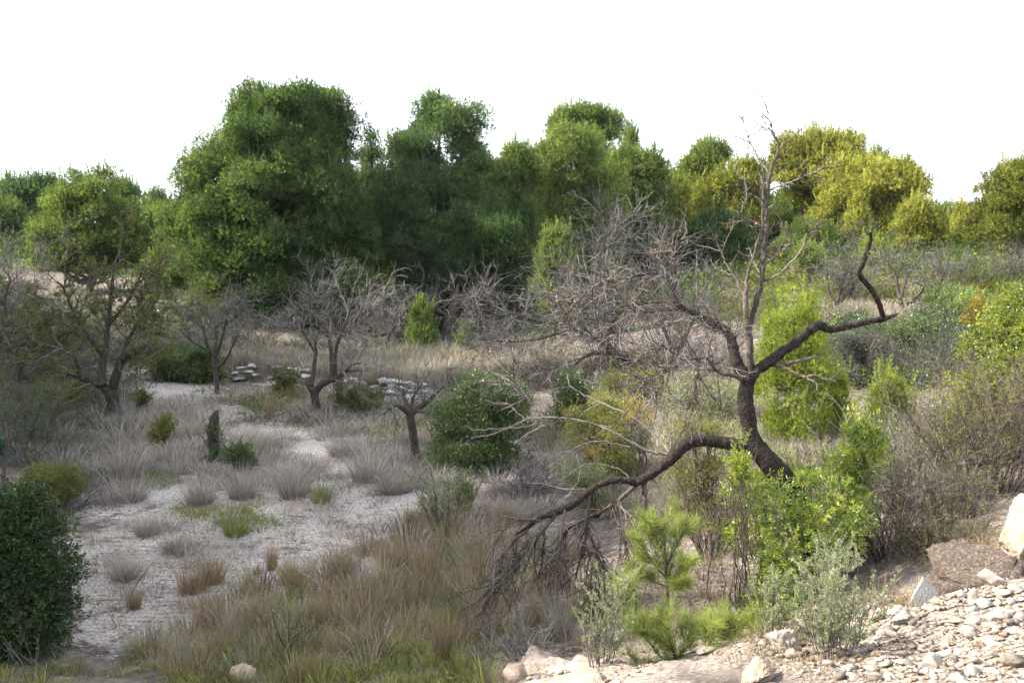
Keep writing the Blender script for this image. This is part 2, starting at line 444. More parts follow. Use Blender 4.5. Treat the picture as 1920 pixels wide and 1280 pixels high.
M['limestone'] = rock_mat('limestone', [(0.095, 0.078, 0.063), (0.21, 0.183, 0.156), (0.38, 0.348, 0.31)])
M['limestone_warm'] = rock_mat('limestone_warm', [(0.1, 0.06, 0.04), (0.22, 0.165, 0.125), (0.36, 0.315, 0.265)], 9)
M['conglomerate'] = rock_mat('conglomerate', [(0.03, 0.022, 0.017), (0.06, 0.046, 0.037), (0.21, 0.175, 0.15)], 55)  # brown-grey stone, darkened further to carry the boulder's shade in its colour
M['concrete'] = rock_mat('concrete', [(0.17, 0.17, 0.16), (0.22, 0.217, 0.205), (0.27, 0.266, 0.25)], 14)
M['brick'] = rock_mat('brick', [(0.3, 0.1, 0.06), (0.42, 0.16, 0.1), (0.5, 0.25, 0.17)], 12)
M['wall_stone'] = rock_mat('wall_stone', [(0.14, 0.13, 0.12), (0.29, 0.275, 0.265), (0.46, 0.445, 0.43)], 3)

def ground_mat():
    m, N, L = base_mat('ground')
    geo = N.new('ShaderNodeNewGeometry')
    def noise(s, d=8, r=0.65):
        n = N.new('ShaderNodeTexNoise'); n.inputs['Scale'].default_value = s; n.inputs['Detail'].default_value = d; n.inputs['Roughness'].default_value = r
        L.new(geo.outputs['Position'], n.inputs[0]); return n
    def attr(a):
        x = N.new('ShaderNodeAttribute'); x.attribute_name = a; return x.outputs['Fac']
    def math_(op, a, b, c=None):
        x = N.new('ShaderNodeMath'); x.operation = op
        for k, s_ in enumerate((a, b, c)):
            if s_ is None: continue
            if isinstance(s_, (int, float)): x.inputs[k].default_value = s_
            else: L.new(s_, x.inputs[k])
        return x.outputs[0]
    def mix(f, a, b):
        x = N.new('ShaderNodeMix'); x.data_type = 'RGBA'; L.new(f, x.inputs[0]); L.new(a, x.inputs[6]); L.new(b, x.inputs[7]); return x.outputs[2]
    n_big, n_mid, n_fine = noise(0.6), noise(4.5), noise(26, 8, 0.8)
    soil = ramp(N, [(0.05, 0.04, 0.035), (0.11, 0.092, 0.08), (0.19, 0.165, 0.148)], [0.3, 0.5, 0.72]); L.new(n_mid.outputs[0], soil.inputs[0])
    pale = ramp(N, [(0.13, 0.112, 0.1), (0.34, 0.31, 0.285), (0.58, 0.55, 0.52)], [0.36, 0.51, 0.7]); L.new(n_fine.outputs[0], pale.inputs[0])
    warm = ramp(N, [(0.07, 0.054, 0.044), (0.28, 0.235, 0.2), (0.48, 0.435, 0.39)], [0.36, 0.5, 0.68]); L.new(n_fine.outputs[0], warm.inputs[0])
    v = N.new('ShaderNodeTexVoronoi'); v.inputs['Scale'].default_value = 22; L.new(geo.outputs['Position'], v.inputs[0])
    peb = ramp(N, [(0.66, 0.64, 0.61), (0.24, 0.22, 0.2)], [0.05, 0.5]); L.new(v.outputs['Distance'], peb.inputs[0])
    pm = math_('MULTIPLY', math_('GREATER_THAN', n_mid.outputs[0], 0.52), 0.55)
    palep = mix(pm, pale.outputs[0], peb.outputs[0])
    n_pat = noise(1.3, 6, 0.7)
    f0 = math_('MULTIPLY_ADD', math_('SUBTRACT', n_pat.outputs[0], 0.5), 3.2, attr('pale'))
    f1 = math_('MULTIPLY_ADD', math_('SUBTRACT', n_mid.outputs[0], 0.5), 1.8, f0)
    st = N.new('ShaderNodeMapRange'); st.inputs[1].default_value = 0.25; st.inputs[2].default_value = 0.75; L.new(f1, st.inputs[0])
    c = mix(st.outputs[0], soil.outputs[0], palep)
    f2 = math_('MULTIPLY_ADD', math_('SUBTRACT', n_big.outputs[0], 0.5), 1.0, attr('bank'))
    st2 = N.new('ShaderNodeMapRange'); st2.inputs[1].default_value = 0.3; st2.inputs[2].default_value = 0.7; L.new(f2, st2.inputs[0])
    c = mix(st2.outputs[0], c, warm.outputs[0])
    b = N.new('ShaderNodeBsdfPrincipled'); b.inputs['Roughness'].default_value = 0.95; b.inputs['Specular IOR Level'].default_value = 0.1
    L.new(c, b.inputs['Base Color'])
    h = math_('ADD', math_('MULTIPLY', n_fine.outputs[0], 0.5), math_('MULTIPLY', v.outputs['Distance'], -0.4))
    bp = N.new('ShaderNodeBump'); bp.inputs['Strength'].default_value = 1.0; bp.inputs['Distance'].default_value = 0.06
    L.new(h, bp.inputs['Height']); L.new(bp.outputs[0], b.inputs['Normal'])
    o = N.new('ShaderNodeOutputMaterial'); L.new(b.outputs[0], o.inputs[0])
    return m

# ------------------------------------------------------------------ the ground sheet
def build_ground():
    th = np.concatenate([np.arange(40, 140, 0.24), np.arange(140, 400, 4.0)])
    th = np.radians(th); na = len(th)
    nr = 760
    r = 0.35 * (900 / 0.35) ** (np.arange(nr) / (nr - 1))
    R, T = np.meshgrid(r, th, indexing='ij')
    x, y = R * np.cos(T), R * np.sin(T)
    z = gz(x, y)
    far = np.clip((R - 110) / 200, 0, 1)
    z = z * (1 - far) + 1.0 * far
    v = np.stack([x, y, z], -1)
    zf, pale, bank = surf(x, y)
    v[..., 2] += zf - gz(x, y)
    i, k = np.meshgrid(np.arange(nr - 1), np.arange(na), indexing='ij')
    k2 = (k + 1) % na
    q = np.stack([i * na + k, (i + 1) * na + k, (i + 1) * na + k2, i * na + k2], -1).reshape(-1, 4)
    mb = MB(); mb.add(v, q=q)
    c0 = np.array([[0, 0, float(gz(0, 0))]])
    n0 = mb.n
    mb.add(c0); t = np.stack([np.full(na, n0), np.arange(na), (np.arange(na) + 1) % na], -1)
    mb.t.append(t.astype(np.int32))
    o = mb.build('ground', ground_mat(), smooth=True)
    for nm, a in (('pale', pale), ('bank', bank)):
        x_ = o.data.attributes.new(nm, 'FLOAT', 'POINT')
        x_.data.foreach_set('value', np.concatenate([a.ravel(), [0.0]]).astype(np.float32))
    kind(o, 'structure', 'pale stony ground of the old terraced field and its rubble bank')
build_ground()

# ------------------------------------------------------------------ plants: clumped crowns
def clump_centres(prof, d, n, rr, rng, depthk=0.8, shell=0.4, gap=0.27, lump=0.7):
    """prof rows (py, x left, x right) top to bottom, read as a stack of ellipses round the stem at distance d"""
    prof = np.array(prof, float)
    ys = np.linspace(prof[0, 0], prof[-1, 0], 200)
    xl, xr = np.interp(ys, prof[:, 0], prof[:, 1]), np.interp(ys, prof[:, 0], prof[:, 2])
    w = (xr - xl) ** 1.75; w /= w.sum()
    k = rng.choice(200, n, p=w)
    py = ys[k] + rng.uniform(-2, 2, n)
    cx, hw = (xl[k] + xr[k]) / 2, (xr[k] - xl[k]) / 2 * d / F
    r = np.minimum(rng.uniform(rr[0], rr[1], n), hw * 0.75 + 0.02)
    rho = rng.random(n) ** shell; th = rng.uniform(0, 2 * np.pi, n)
    s0 = rng.uniform(0, 200)
    rho = rho * (1 - .57 * lump + lump * vnoise(np.cos(th) * 1.7 + s0, np.sin(th) * 1.7 + ys[k] * 3.2 / (ys[-1] - ys[0] + 1)))
    base = P(cx, py, d)
    x = base[:, 0] + np.maximum(hw - r * 0.6, 0) * rho * np.cos(th)
    y = base[:, 1] + np.maximum(hw * depthk - r * 0.6, 0) * rho * np.sin(th)
    top, bot = P(960, prof[0, 0], d)[2], P(960, prof[-1, 0], d)[2]
    lim = top - r * 0.75
    z = np.where(base[:, 2] > lim, lim - rng.random(n) ** 1.5 * r * 2.2, base[:, 2])
    z = np.maximum(z, bot + r * 0.3)
    hm = (prof[:, 2] - prof[:, 1]).max() / 2 * d / F * .42
    g = vnoise((x - x.mean()) / hm + s0, z / hm + s0 * 1.7 + (y - d) / hm * .6)
    kp = g > gap
    if kp.sum() < .6 * n: kp = np.argsort(-g)[:max(int(.7 * n), 3)]
    return np.stack([x, y, z], 1)[kp], r[kp]

def foliage(mb, c, r, kind_, L, w, k, dens, rng, flat=0.72, up=0.5, spread=0.55, under=0.4, tint=(0.5, 0.2)):
    n = np.maximum((dens * r ** 2 / L ** 2).astype(int), 6)
    ci = np.repeat(np.arange(len(c)), n)
    m = len(ci)
    d = unit(m, rng)
    keep = (d[:, 2] > -0.3) | (rng.random(m) < under)
    ci, d = ci[keep], d[keep]; m = len(ci)
    lump = 1 + 0.18 * np.sin(d[:, 0] * 5 + ci) + 0.15 * np.sin(d[:, 1] * 6 + 2 * ci)
    rad = r[ci] * lump * (1.06 - 0.42 * rng.random(m) ** 1.7)
    pos = c[ci] + d * rad[:, None] * np.array([1, 1, flat])
    ax = nrm(d + np.array([0, 0, up]) + 0.22 * rng.normal(size=(m, 3)))
    a = np.clip(tint[0] + tint[1] * rng.normal(size=len(c))[ci] * 0.9 + tint[1] * .7 * rng.normal(size=m), 0, 1)
    (needles if kind_ == 'needle' else leaves)(mb, pos, ax, L, w, k, spread, a, rng)

def billow(c, r, m, rng, lo=0.3, hi=0.5, up=0.35, flat=0.95):
    """break every clump into m smaller pillows over its upper and outer side, leaving gaps below"""
    n = len(c)
    d = unit(n * m, rng); d[:, 2] = np.where(d[:, 2] < -0.25, -d[:, 2], d[:, 2]); d = nrm(d + [0, 0, up * .5])
    C_, R_ = np.repeat(c, m, 0), np.repeat(r, m)
    rr = R_ * rng.uniform(lo, hi, n * m)
    return C_ + d * (R_ - rr * .6)[:, None] * rng.uniform(.55, 1.05, (n * m, 1)) * [1, 1, flat], rr

def px_size(d, n):
    return n * d / F

SEED = [1]
def rng_next():
    SEED[0] += 1
    return np.random.default_rng(SEED[0])

def limbs_to(mb, base, top, centres, r0, rng, nb, lean=0.0, a=0.5, sides=5, straight=0.6):
    """a tapered trunk from base to top and curved limbs out to some of the centres"""
    H = top[2] - base[2]
    k = np.linspace(0, 1, 9)[:, None]
    tr = base + (top - base) * k
    tr[1:-1] += rng.normal(size=(7, 3)) * np.array([1, 1, 0.1]) * H * 0.012
    tr[0] -= np.array([0, 0, 0.15])
    rt = r0 * (1 - 0.88 * k[:, 0]); rt[0] *= 1.3
    tubes(mb, smooth_path(tr, 20), np.interp(np.linspace(0, 1, 20), k[:, 0], rt), sides + 3, a)
    sel = rng.permutation(len(centres))[:nb]
    e = centres[sel]
    hz = np.hypot(e[:, 0] - base[0], e[:, 1] - base[1])
    f = np.clip((e[:, 2] - base[2] - hz * straight) / max(H, 0.1), 0.04, 0.93)
    s = base + (top - base) * f[:, None]
    kk = np.linspace(0, 1, 7)
    p = s[:, None] + (e - s)[:, None] * kk[None, :, None]
    p[:, :, 2] -= (np.sin(kk * np.pi)[None] * hz[:, None] * 0.12)
    p[:, 1:] += rng.normal(size=(len(sel), 6, 3)) * (hz * 0.03 + 0.01)[:, None, None]
    rb = np.maximum(r0 * (1 - 0.85 * f) * 0.45, 0.004)[:, None] * (1 - 0.8 * kk)[None]
    tubes(mb, p, rb, sides - 1, a)
    # bare side twigs inside the crown
    q, dd, rr, ll = spawn(p, rb, nb * 5, 0.3, 1.0, 50, rng)
    t = grow(q, dd, ll * rng.uniform(0.15, 0.4, len(q)), 4, 0.25, 0.05, rng)
    tubes(mb, t, np.maximum(rr, 0.006)[:, None] * np.array([0.6, 0.45, 0.3, 0.12])[None], 3, a)

def pine(label, prof, d, basex, mat='pine_deep', n=70, rr=(0.5, 0.9), dens=1.9, Lpx=5.6, trunk=0.18, group='pines of the wood behind the field', tint=(0.5, 0.2), flat=0.95, k=6, depthk=0.8, name='pine_tree', under=0.08, cat='tree', topx=None, wk=0.14, bark='bark_pine', up=0.6, nb=16, wide=1.06, gap=.12, lump=.5, shoots=.55):
    n = max(int(n * .72), 6)
    prof = [(y, (l + r_) / 2 - (r_ - l) * wide / 2, (l + r_) / 2 + (r_ - l) * wide / 2) for y, l, r_ in prof]
    rng = rng_next()
    b = P(basex, 500, d); b[2] = float(gz(b[0], b[1]))
    t = thing(name, label, cat, b, group)
    c, r = clump_centres(prof, d, n, rr, rng, depthk, gap=gap, lump=lump)
    tx = topx if topx is not None else (prof[0][1] + prof[0][2]) / 2
    top = P(tx, prof[0][0], d) - np.array([0, 0, 0.3 * rr[0]])
    mt = MB(); limbs_to(mt, b, top, c, trunk, rng, min(n, 45)); mt.build('trunk', M[bark], t, b, smooth=True)
    mc = MB()
    L = max(0.09, px_size(d, Lpx))
    if nb > 1: c, r = billow(c, r * 1.22, nb, rng, .27, .42, .3, 1.0)
    foliage(mc, c, r, 'needle', L, L * wk, k, dens * 5.0, rng, spread=.4, tint=(tint[0], tint[1] * 1.0), flat=flat, under=under, up=up)
    # upright leading shoots that break the outline
    ns = int(len(c) * shoots)
    if ns > 3:
        s_ = rng.integers(len(c), size=ns); dv = unit(ns, rng); dv[:, 2] = np.abs(dv[:, 2]) + .2
        sh = grow(c[s_] + nrm(dv) * r[s_][:, None] * .7, nrm(dv * [.6, .6, 1] + [0, 0, .8]), rng.uniform(2, 5.5, ns) * L, 7, .1, .12, rng)
        q = sh.reshape(-1, 3).repeat(2, 0); ax_ = nrm(np.gradient(sh, axis=1)).reshape(-1, 3).repeat(2, 0)
        needles(mc, q, nrm(ax_ + .45 * unit(len(q), rng)), L * .8, L * wk, k - 1, .35, np.clip(tint[0] + .06 + tint[1] * np.repeat(rng.normal(size=ns), 14), 0, 1), rng)
    mc.build('crown', M[mat], t, b)
    return t

def shrub(label, prof, d=None, mat='lentisk_dark', n=40, rr=(0.15, 0.3), Lpx=4, Lmin=0.035, dens=1.6, k=5, tint=(0.5, 0.2), depthk=0.9, stem='twig_dark', stemr=0.02, name='shrub', group=None, wk=0.36, kind_='leaf', under=0.55, nst=26, flat=0.8, spread=0.75, up=0.4, nb=6, gap=.27, lump=.7):
    rng = rng_next()
    bx = (prof[-1][1] + prof[-1][2]) / 2
    if d is None:
        b = at(bx, prof[-1][0]); d = b[1]
    else:
        b = P(bx, prof[-1][0], d); b[2] = float(gz(b[0], b[1]))
    t = thing(name, label, 'shrub', b, group)
    c, r = clump_centres(prof, d, n, rr, rng, depthk, 0.4, gap, lump)
    c[:, 2] = np.maximum(c[:, 2], gz(c[:, 0], c[:, 1]) + r * 0.3); n = len(c)
    ms = MB()
    nn = min(n, nst)
    e = c[rng.permutation(n)[:nn]]
    kk = np.linspace(0, 1, 7)
    s = b + rng.normal(size=(nn, 3)) * np.array([0.08, 0.08, 0]) * (e[:, 2:3] - b[2])
    s[:, 2] = b[2] - 0.05
    p = s[:, None] + (e - s)[:, None] * kk[None, :, None]
    hz = np.hypot(e[:, 0] - b[0], e[:, 1] - b[1])
    p[:, :, :2] -= ((e - s)[:, None, :2] * (np.sin(kk * np.pi) * 0.15)[None, :, None])
    p[:, 1:] += rng.normal(size=(nn, 6, 3)) * 0.03 * np.linalg.norm(e - s, axis=1)[:, None, None]
    tubes(ms, p, stemr * (1 - 0.75 * kk)[None] * rng.uniform(0.5, 1, (nn, 1)), 4, rng.uniform(0.3, 0.7, nn))
    q, dd, r_, ll = spawn(p, stemr * np.ones((nn, 7)), nn * 7, 0.35, 1, 45, rng)
    tw = grow(q, dd, ll * rng.uniform(0.12, 0.3, len(q)), 4, 0.2, 0.1, rng)
    tubes(ms, tw, stemr * np.array([0.35, 0.28, 0.2, 0.1])[None] * np.ones((len(q), 1)), 3, rng.uniform(0.3, 0.8, len(q)))
    ms.build('stems', M[stem], t, b, smooth=True)
    mc = MB()
    L = max(Lmin, px_size(d, Lpx))
    if nb > 1: c, r = billow(c, r * 1.15, nb, rng, .34, .6, .3, .85)
    foliage(mc, c, r, kind_, L, L * wk, k, dens * 2.4, rng, tint=tint, under=under, flat=flat, spread=spread, up=up)
    ns = max(len(c) // 3, 12)
    s_ = rng.integers(len(c), size=ns); dv = unit(ns, rng); dv[:, 2] = np.abs(dv[:, 2]); 
    sh = grow(c[s_] + dv * r[s_][:, None] * .6, nrm(dv + [0, 0, .7]), rng.uniform(2, 6, ns) * L + r[s_] * .5, 6, .16, .1, rng)
    tubes(mc, sh, np.full((ns, 6), L * .06), 3, .1)
    q = sh[:, 2:].reshape(-1, 3); ax_ = nrm(np.gradient(sh, axis=1))[:, 2:].reshape(-1, 3)
    leaves(mc, q, ax_, L, L * wk, 4, spread, np.clip(tint[0] + .12 + tint[1] * np.repeat(rng.normal(size=ns), 4), 0, 1), rng)
    mc.build('foliage', M[mat], t, b)
    return t

def brush(label, px, py, w, h, mat='twig_grey', leaf=None, n=60, sub=10, d=None, leafk=0, Lpx=4, wob=0.10, up=0.05, spread=0.7, name='twiggy_shrub', group=None, rpx=0.75, tint=(0.5, 0.18), sub2=0, Lmin=0.02, wk=0.25):
    """a many-stemmed twiggy bush: w, h in photo pixels"""
    rng = rng_next()
    if d is None:
        b = at(px, py); d = b[1]
    else:
        b = P(px, py, d); b[2] = float(gz(b[0], b[1]))
    W_, H_ = w * d / F, h * d / F
    t = thing(name, label, 'shrub', b, group)
    mb = MB()
    az = rng.uniform(0, 2 * np.pi, n); rad = rng.random(n) ** 0.6
    S = b + np.stack([np.cos(az) * rad * W_ * 0.16, np.sin(az) * rad * W_ * 0.16, np.full(n, -0.04)], 1)
    D = np.stack([np.cos(az) * rad * spread * W_ / H_ * 0.75, np.sin(az) * rad * spread * W_ / H_ * 0.75, np.ones(n)], 1)
    Ln = H_ * rng.uniform(0.6, 1.05, n) * np.sqrt(1 + (rad * spread * 0.5) ** 2)
    p = grow(S, D, Ln, 8, wob, up, rng)
    r0 = px_size(d, rpx)
    rp = r0 * 1.5 * np.linspace(1, 0.35, 8)[None] * np.ones((n, 1))
    tubes(mb, p, rp, 4, np.clip(tint[0] + tint[1] * rng.normal(size=n), 0, 1))
    q, dd, rr, ll = spawn(p, rp, n * sub, 0.2, 1.0, 38, rng)
    t2 = grow(q, dd, ll * rng.uniform(0.12, 0.34, len(q)), 5, wob * 1.4, up, rng)
    r2 = r0 * np.linspace(0.8, 0.3, 5)[None] * np.ones((len(q), 1))
    tubes(mb, t2, r2, 3, np.clip(tint[0] + tint[1] * rng.normal(size=len(q)), 0, 1))
    allp = t2
    if sub2:
        q, dd, rr, ll = spawn(t2, r2, n * sub * sub2, 0.2, 1.0, 40, rng)
        t3 = grow(q, dd, ll * rng.uniform(0.3, 0.7, len(q)), 4, wob * 1.5, up, rng)
        tubes(mb, t3, r0 * np.linspace(0.55, 0.25, 4)[None] * np.ones((len(q), 1)), 3, np.clip(tint[0] + tint[1] * rng.normal(size=len(q)), 0, 1))
        allp = t3
    mb.build('stems', M[mat], t, b, smooth=True)
    if leaf:
        ml = MB()
        q, dd, rr, ll = spawn(allp, np.ones(allp.shape[:2]), int(n * sub * leafk), 0.1, 1.0, 40, rng)
        L = max(Lmin, px_size(d, Lpx))
        leaves(ml, q, nrm(dd + [0, 0, 0.3]), L, L * wk, 3, 0.6, np.clip(0.5 + 0.2 * rng.normal(size=len(q)), 0, 1), rng)
        ml.build('foliage', M[leaf], t, b)
    return t

def tussock_mesh(n, mat, rng, w=0.011, spread=0.55, bend=0.6, name='blades'):
    """grass tuft of unit height"""
    mb = MB()
    az = rng.uniform(0, 2 * np.pi, n); rad = rng.random(n) ** 0.5
    pos = np.stack([np.cos(az) * rad * 0.26, np.sin(az) * rad * 0.26, np.full(n, -0.03)], 1)
    lean = np.stack([np.cos(az), np.sin(az), np.zeros(n)], 1) * (rad * spread)[:, None] + 0.34 * rng.normal(size=(n, 3)) * [1, 1, 0]
    h = rng.uniform(0.2, 1.1, n)
    blades(mb, pos, h, lean, w * rng.uniform(0.6, 1.2, n), 0.5 + 0.22 * rng.normal(size=n), rng, bend)
    return mb.mesh(name, M[mat])

# ------------------------------------------------------------------ bare and traced trees
def limb_path(pts, d0, d1, m):
    pts = np.array(pts, float)
    dd = np.linspace(d0, d1, len(pts))
    w = P(pts[:, 0], pts[:, 1], dd)
    r = pts[:, 2] * dd / F
    s = smooth_path(np.concatenate([w, r[:, None]], 1), m)
    return s[:, :3], np.maximum(s[:, 3], 0.0012)

def traced_tree(label, base, limbs, d, twig=None, levels=(), bark='bark_dark', twigmat='twig_grey', name='bare_tree', leaf=None, nleaf=0, Lpx=4, group=None, sides=7, rough=0.06, rmin=0.5, leafmat_tint=0.5):
    """limbs: (pts (px,py,r px), d offset start, d offset end); levels: (count, length px, length spread, angle, wobble, up, t0)"""
    rng = rng_next()
    b = P(base[0], base[1], d); b[2] = min(b[2], float(gz(b[0], b[1])))
    t = thing(name, label, 'tree', b, group)
    allp, allr = [], []
    for i, (pts, o0, o1) in enumerate(limbs):
        p, r = limb_path(pts, d + o0, d + o1, max(8, 5 * len(pts)))
        if i == 0: p[0, 2] = min(p[0, 2], float(gz(p[0, 0], p[0, 1])) - 0.08)
        mb = MB(); tubes(mb, p, r, sides, rough=rough, rng=rng, cap=True, a=0.5)
        mb.build('trunk' if i == 0 else 'limb', M[bark], t, b, smooth=True)
        s = smooth_path(np.concatenate([p, r[:, None]], 1), 10)
        allp.append(s[:, :3]); allr.append(s[:, 3])
    pp, pr = np.array(allp), np.array(allr)
    src, srcr = (pp[1:], pr[1:]) if len(pp) > 1 else (pp, pr)
    px1 = d / F
    mt = MB(); lastp = None
    for (cnt, ln, var, ang, wob, up, t0, rpx) in levels:
        q, dd, rr, ll = spawn(src, srcr, cnt, t0, 1.0, ang, rng)
        p = grow(q, dd, ln * px1 * rng.uniform(1 - var, 1 + var, cnt), 7, wob, up, rng)
        r = (rpx * px1 * rng.uniform(0.7, 1.2, cnt))[:, None] * np.linspace(1, 0.3, 7)[None]
        r = np.maximum(r, 0.32 * px1)
        tubes(mt, p, r, 3 if rpx < 1.2 else 5, np.clip(0.5 + 0.17 * rng.normal(size=cnt), 0, 1))
        src, srcr, lastp = p, r, p
    if levels: mt.build('crown', M[twigmat], t, b, smooth=True)
    if leaf and lastp is not None:
        ml = MB()
        q, dd, rr, ll = spawn(lastp, np.ones(lastp.shape[:2]), nleaf, 0.2, 1, 45, rng)
        L = px1 * Lpx
        leaves(ml, q, nrm(dd), L, L * 0.4, 2, 0.7, np.clip(leafmat_tint + 0.22 * rng.normal(size=len(q)), 0, 1), rng)
        ml.build('foliage', M[leaf], t, b)
    return t
#@@OBJECTS
# ------------------------------------------------------------------ the dead almond in front
def dead_tree():
    rng = rng_next()
    d = 8.0
    b = P(1530, 1155, d); b[2] = float(gz(b[0], b[1]))
    t = thing('dead_tree', 'large leafless dead tree with black sprawling limbs, rising from the bright green bush', 'tree', b)
    trunk = [(1532, 1165, 25), (1524, 1040, 22), (1507, 965, 22), (1472, 905, 22), (1438, 862, 20), (1413, 828, 16), (1403, 790, 14.5), (1398, 752, 15), (1400, 725, 13.5), (1405, 700, 12)]
    R = [(1403, 716, 11), (1418, 694, 11), (1443, 678, 10.5), (1468, 658, 9.5), (1493, 641, 8.5), (1517, 620, 8.5), (1535, 610, 9), (1557, 617, 7), (1590, 612, 6.5), (1622, 604, 6), (1645, 600, 5.5), (1660, 597, 5), (1684, 588, 1.5)]
    Rup = [(1656, 600, 4.5), (1655, 590, 5), (1646, 564, 5.2), (1631, 539, 5), (1618, 524, 4.8), (1611, 511, 4.5), (1618, 494, 4.3), (1627, 468, 4), (1633, 449, 3.2), (1631, 436, 1.2)]
    Rlow = [(1452, 682, 5), (1469, 688, 3.4), (1494, 701, 3), (1514, 708, 2.5), (1531, 720, 2), (1533, 733, 1)]
    Rlow2 = [(1512, 707, 2.2), (1527, 703, 2), (1546, 710, 1.8), (1567, 715, 1.1)]
    Rmid = [(1455, 686, 4), (1490, 679, 3), (1518, 671, 2.4), (1539, 668, 1.2)]
    Rst = [(1549, 612, 2), (1549, 590, 1.6), (1548, 556, 1)]
    Up = [(1406, 708, 8), (1406, 680, 7.5), (1406, 650, 7), (1404, 622, 6.5), (1410, 596, 5.6), (1420, 556, 5.8), (1428, 526, 6), (1431, 492, 5.2), (1434, 455, 5), (1437, 417, 4.6), (1438, 378, 4.2), (1440, 353, 3.8), (1444, 329, 3.4), (1450, 308, 3), (1458, 288, 2.6), (1459, 270, 2.2), (1452, 254, 1.5), (1446, 235, 1.1), (1438, 209, 0.9), (1430, 186, 0.8), (1411, 164, 0.6)]
    Ug = [(1404, 626, 5.5), (1398, 588, 5.2), (1398, 549, 4.8), (1401, 521, 3.6), (1406, 498, 2.8), (1413, 481, 2.4), (1421, 451, 2), (1428, 427, 1.3)]
    Ug2 = [(1397, 572, 3), (1387, 536, 2.6), (1371, 511, 2), (1357, 485, 1.2), (1345, 455, 0.8)]
    Us = [(1431, 500, 3), (1429, 450, 3), (1430, 394, 2.8), (1430, 363, 2.5), (1432, 333, 1.6), (1428, 300, 0.8)]
    Ua = [(1459, 284, 2), (1468, 272, 1.8), (1482, 261, 1.6), (1501, 243, 1.4), (1509, 228, 1.5)]
    Ub = [(1443, 326, 2.6), (1426, 302, 2.5), (1415, 282, 2), (1405, 266, 1.6), (1401, 254, 1.2), (1395, 231, 0.9), (1396, 218, 0.6)]
    Uc = [(1438, 358, 2.6), (1462, 349, 2.3), (1493, 337, 2), (1523, 325, 1.8), (1543, 315, 1.6), (1563, 304, 0.9)]
    Ud = [(1432, 527, 3.2), (1459, 515, 2.8), (1479, 496, 2.5), (1498, 477, 2.2), (1515, 447, 1.9), (1528, 427, 1.5), (1541, 411, 0.9)]
    Ue = [(1435, 494, 2), (1457, 477, 1.6), (1481, 458, 1)]
    Uf = [(1438, 392, 2), (1451, 386, 1.8), (1461, 408, 1.7), (1470, 429, 1.5), (1483, 463, 1), (1488, 475, .7)]
    Ug_ = [(1430, 426, 2.4), (1402, 412, 2), (1387, 402, 1.6), (1377, 393, 1)]
    Uh = [(1387, 402, 1.6), (1398, 378, 1.7), (1401, 363, 1.7), (1398, 343, 1.5), (1395, 325, 1)]
    Ui = [(1424, 511, 2), (1412, 487, 1.7), (1406, 465, 1.2)]
    Lb = [(1403, 712, 12), (1386, 690, 11.5), (1377, 663, 9.8), (1372, 639, 9), (1364, 622, 8.5), (1347, 611, 7.8), (1327, 600, 6.8), (1307, 589, 6), (1290, 581, 5.2), (1270, 569, 4.4), (1263, 552, 4), (1260, 536, 4), (1252, 523, 4), (1243, 515, 4), (1226, 512, 3.8), (1191, 517, 3.2), (1180, 522, 2)]
    La = [(1187, 519, 2.5), (1147, 539, 2.2), (1104, 569, 1.8), (1071, 602, 1)]
    Lc = [(1185, 520, 2.2), (1160, 521, 2.2), (1136, 526, 2), (1115, 536, 1.8), (1088, 551, 1)]
    Ld = [(1124, 532, 2), (1086, 560, 1.7), (1058, 590, 1)]
    Le = [(1259, 525, 2.6), (1259, 493, 2.2), (1263, 477, 1.8), (1254, 455, 1)]
    Lf = [(1302, 588, 2.6), (1270, 580, 2.4), (1246, 582, 2.2), (1191, 582, 1.8), (1174, 569, 1)]
    Lg = [(1268, 568, 2.6), (1257, 565, 2.4), (1213, 568, 2.2), (1178, 577, 2), (1147, 604, 1.8), (1141, 638, 1.6), (1137, 660, 1)]
    Lh = [(1318, 598, 2.4), (1308, 558, 2), (1306, 504, 1.8), (1307, 468, 1)]
    Lk = [(1392, 712, 4.2), (1377, 704, 4), (1351, 700, 3), (1334, 686, 2.6), (1324, 671, 3), (1300, 671, 3), (1279, 673, 2.5), (1257, 657, 1.8), (1222, 638, 1)]
    Lm = [(1312, 671, 2.6), (1307, 700, 2.3), (1302, 738, 1.8), (1298, 770, 1)]
    Ln = [(1345, 690, 2), (1348, 722, 1.8), (1352, 770, 1)]
    Lo = [(1290, 671, 2), (1262, 690, 2), (1235, 704, 1.6), (1205, 735, 1)]
    B = [(1428, 846, 14), (1397, 836, 13.5), (1351, 829, 12), (1310, 825, 12), (1283, 832, 13), (1266, 850, 12), (1243, 872, 9.8), (1214, 893, 8.8), (1192, 904, 7.5), (1172, 899, 6.5), (1146, 901, 6.5), (1119, 911, 6.8), (1097, 926, 7.2), (1070, 948, 7.2), (1042, 960, 6.5), (1009, 973, 4.2), (985, 990, 3), (966, 1003, 1.5)]
    Bb = [(1200, 903, 5), (1162, 936, 4.2), (1119, 963, 3.6), (1075, 983, 3), (1053, 1015, 2.5), (1047, 1060, 1)]
    Bc = [(1208, 902, 5.5), (1210, 930, 5), (1211, 958, 5), (1214, 993, 4.5)]
    Bd = [(1152, 905, 4.2), (1155, 949, 4), (1164, 988, 3.2), (1174, 1026, 2.2), (1172, 1050, 1)]
    Be = [(1157, 944, 2.8), (1182, 966, 2.5), (1204, 990, 1.8)]
    Bf = [(1105, 922, 4.2), (1101, 985, 3.6), (1092, 1034, 3), (1080, 1082, 1.5)]
    Bg = [(1102, 990, 2.2), (1117, 1030, 2), (1133, 1066, 1)]
    Bh = [(1042, 962, 4.6), (1009, 1007, 3.2), (968, 1062, 2.4), (940, 1092, 1.7), (920, 1112, 1)]
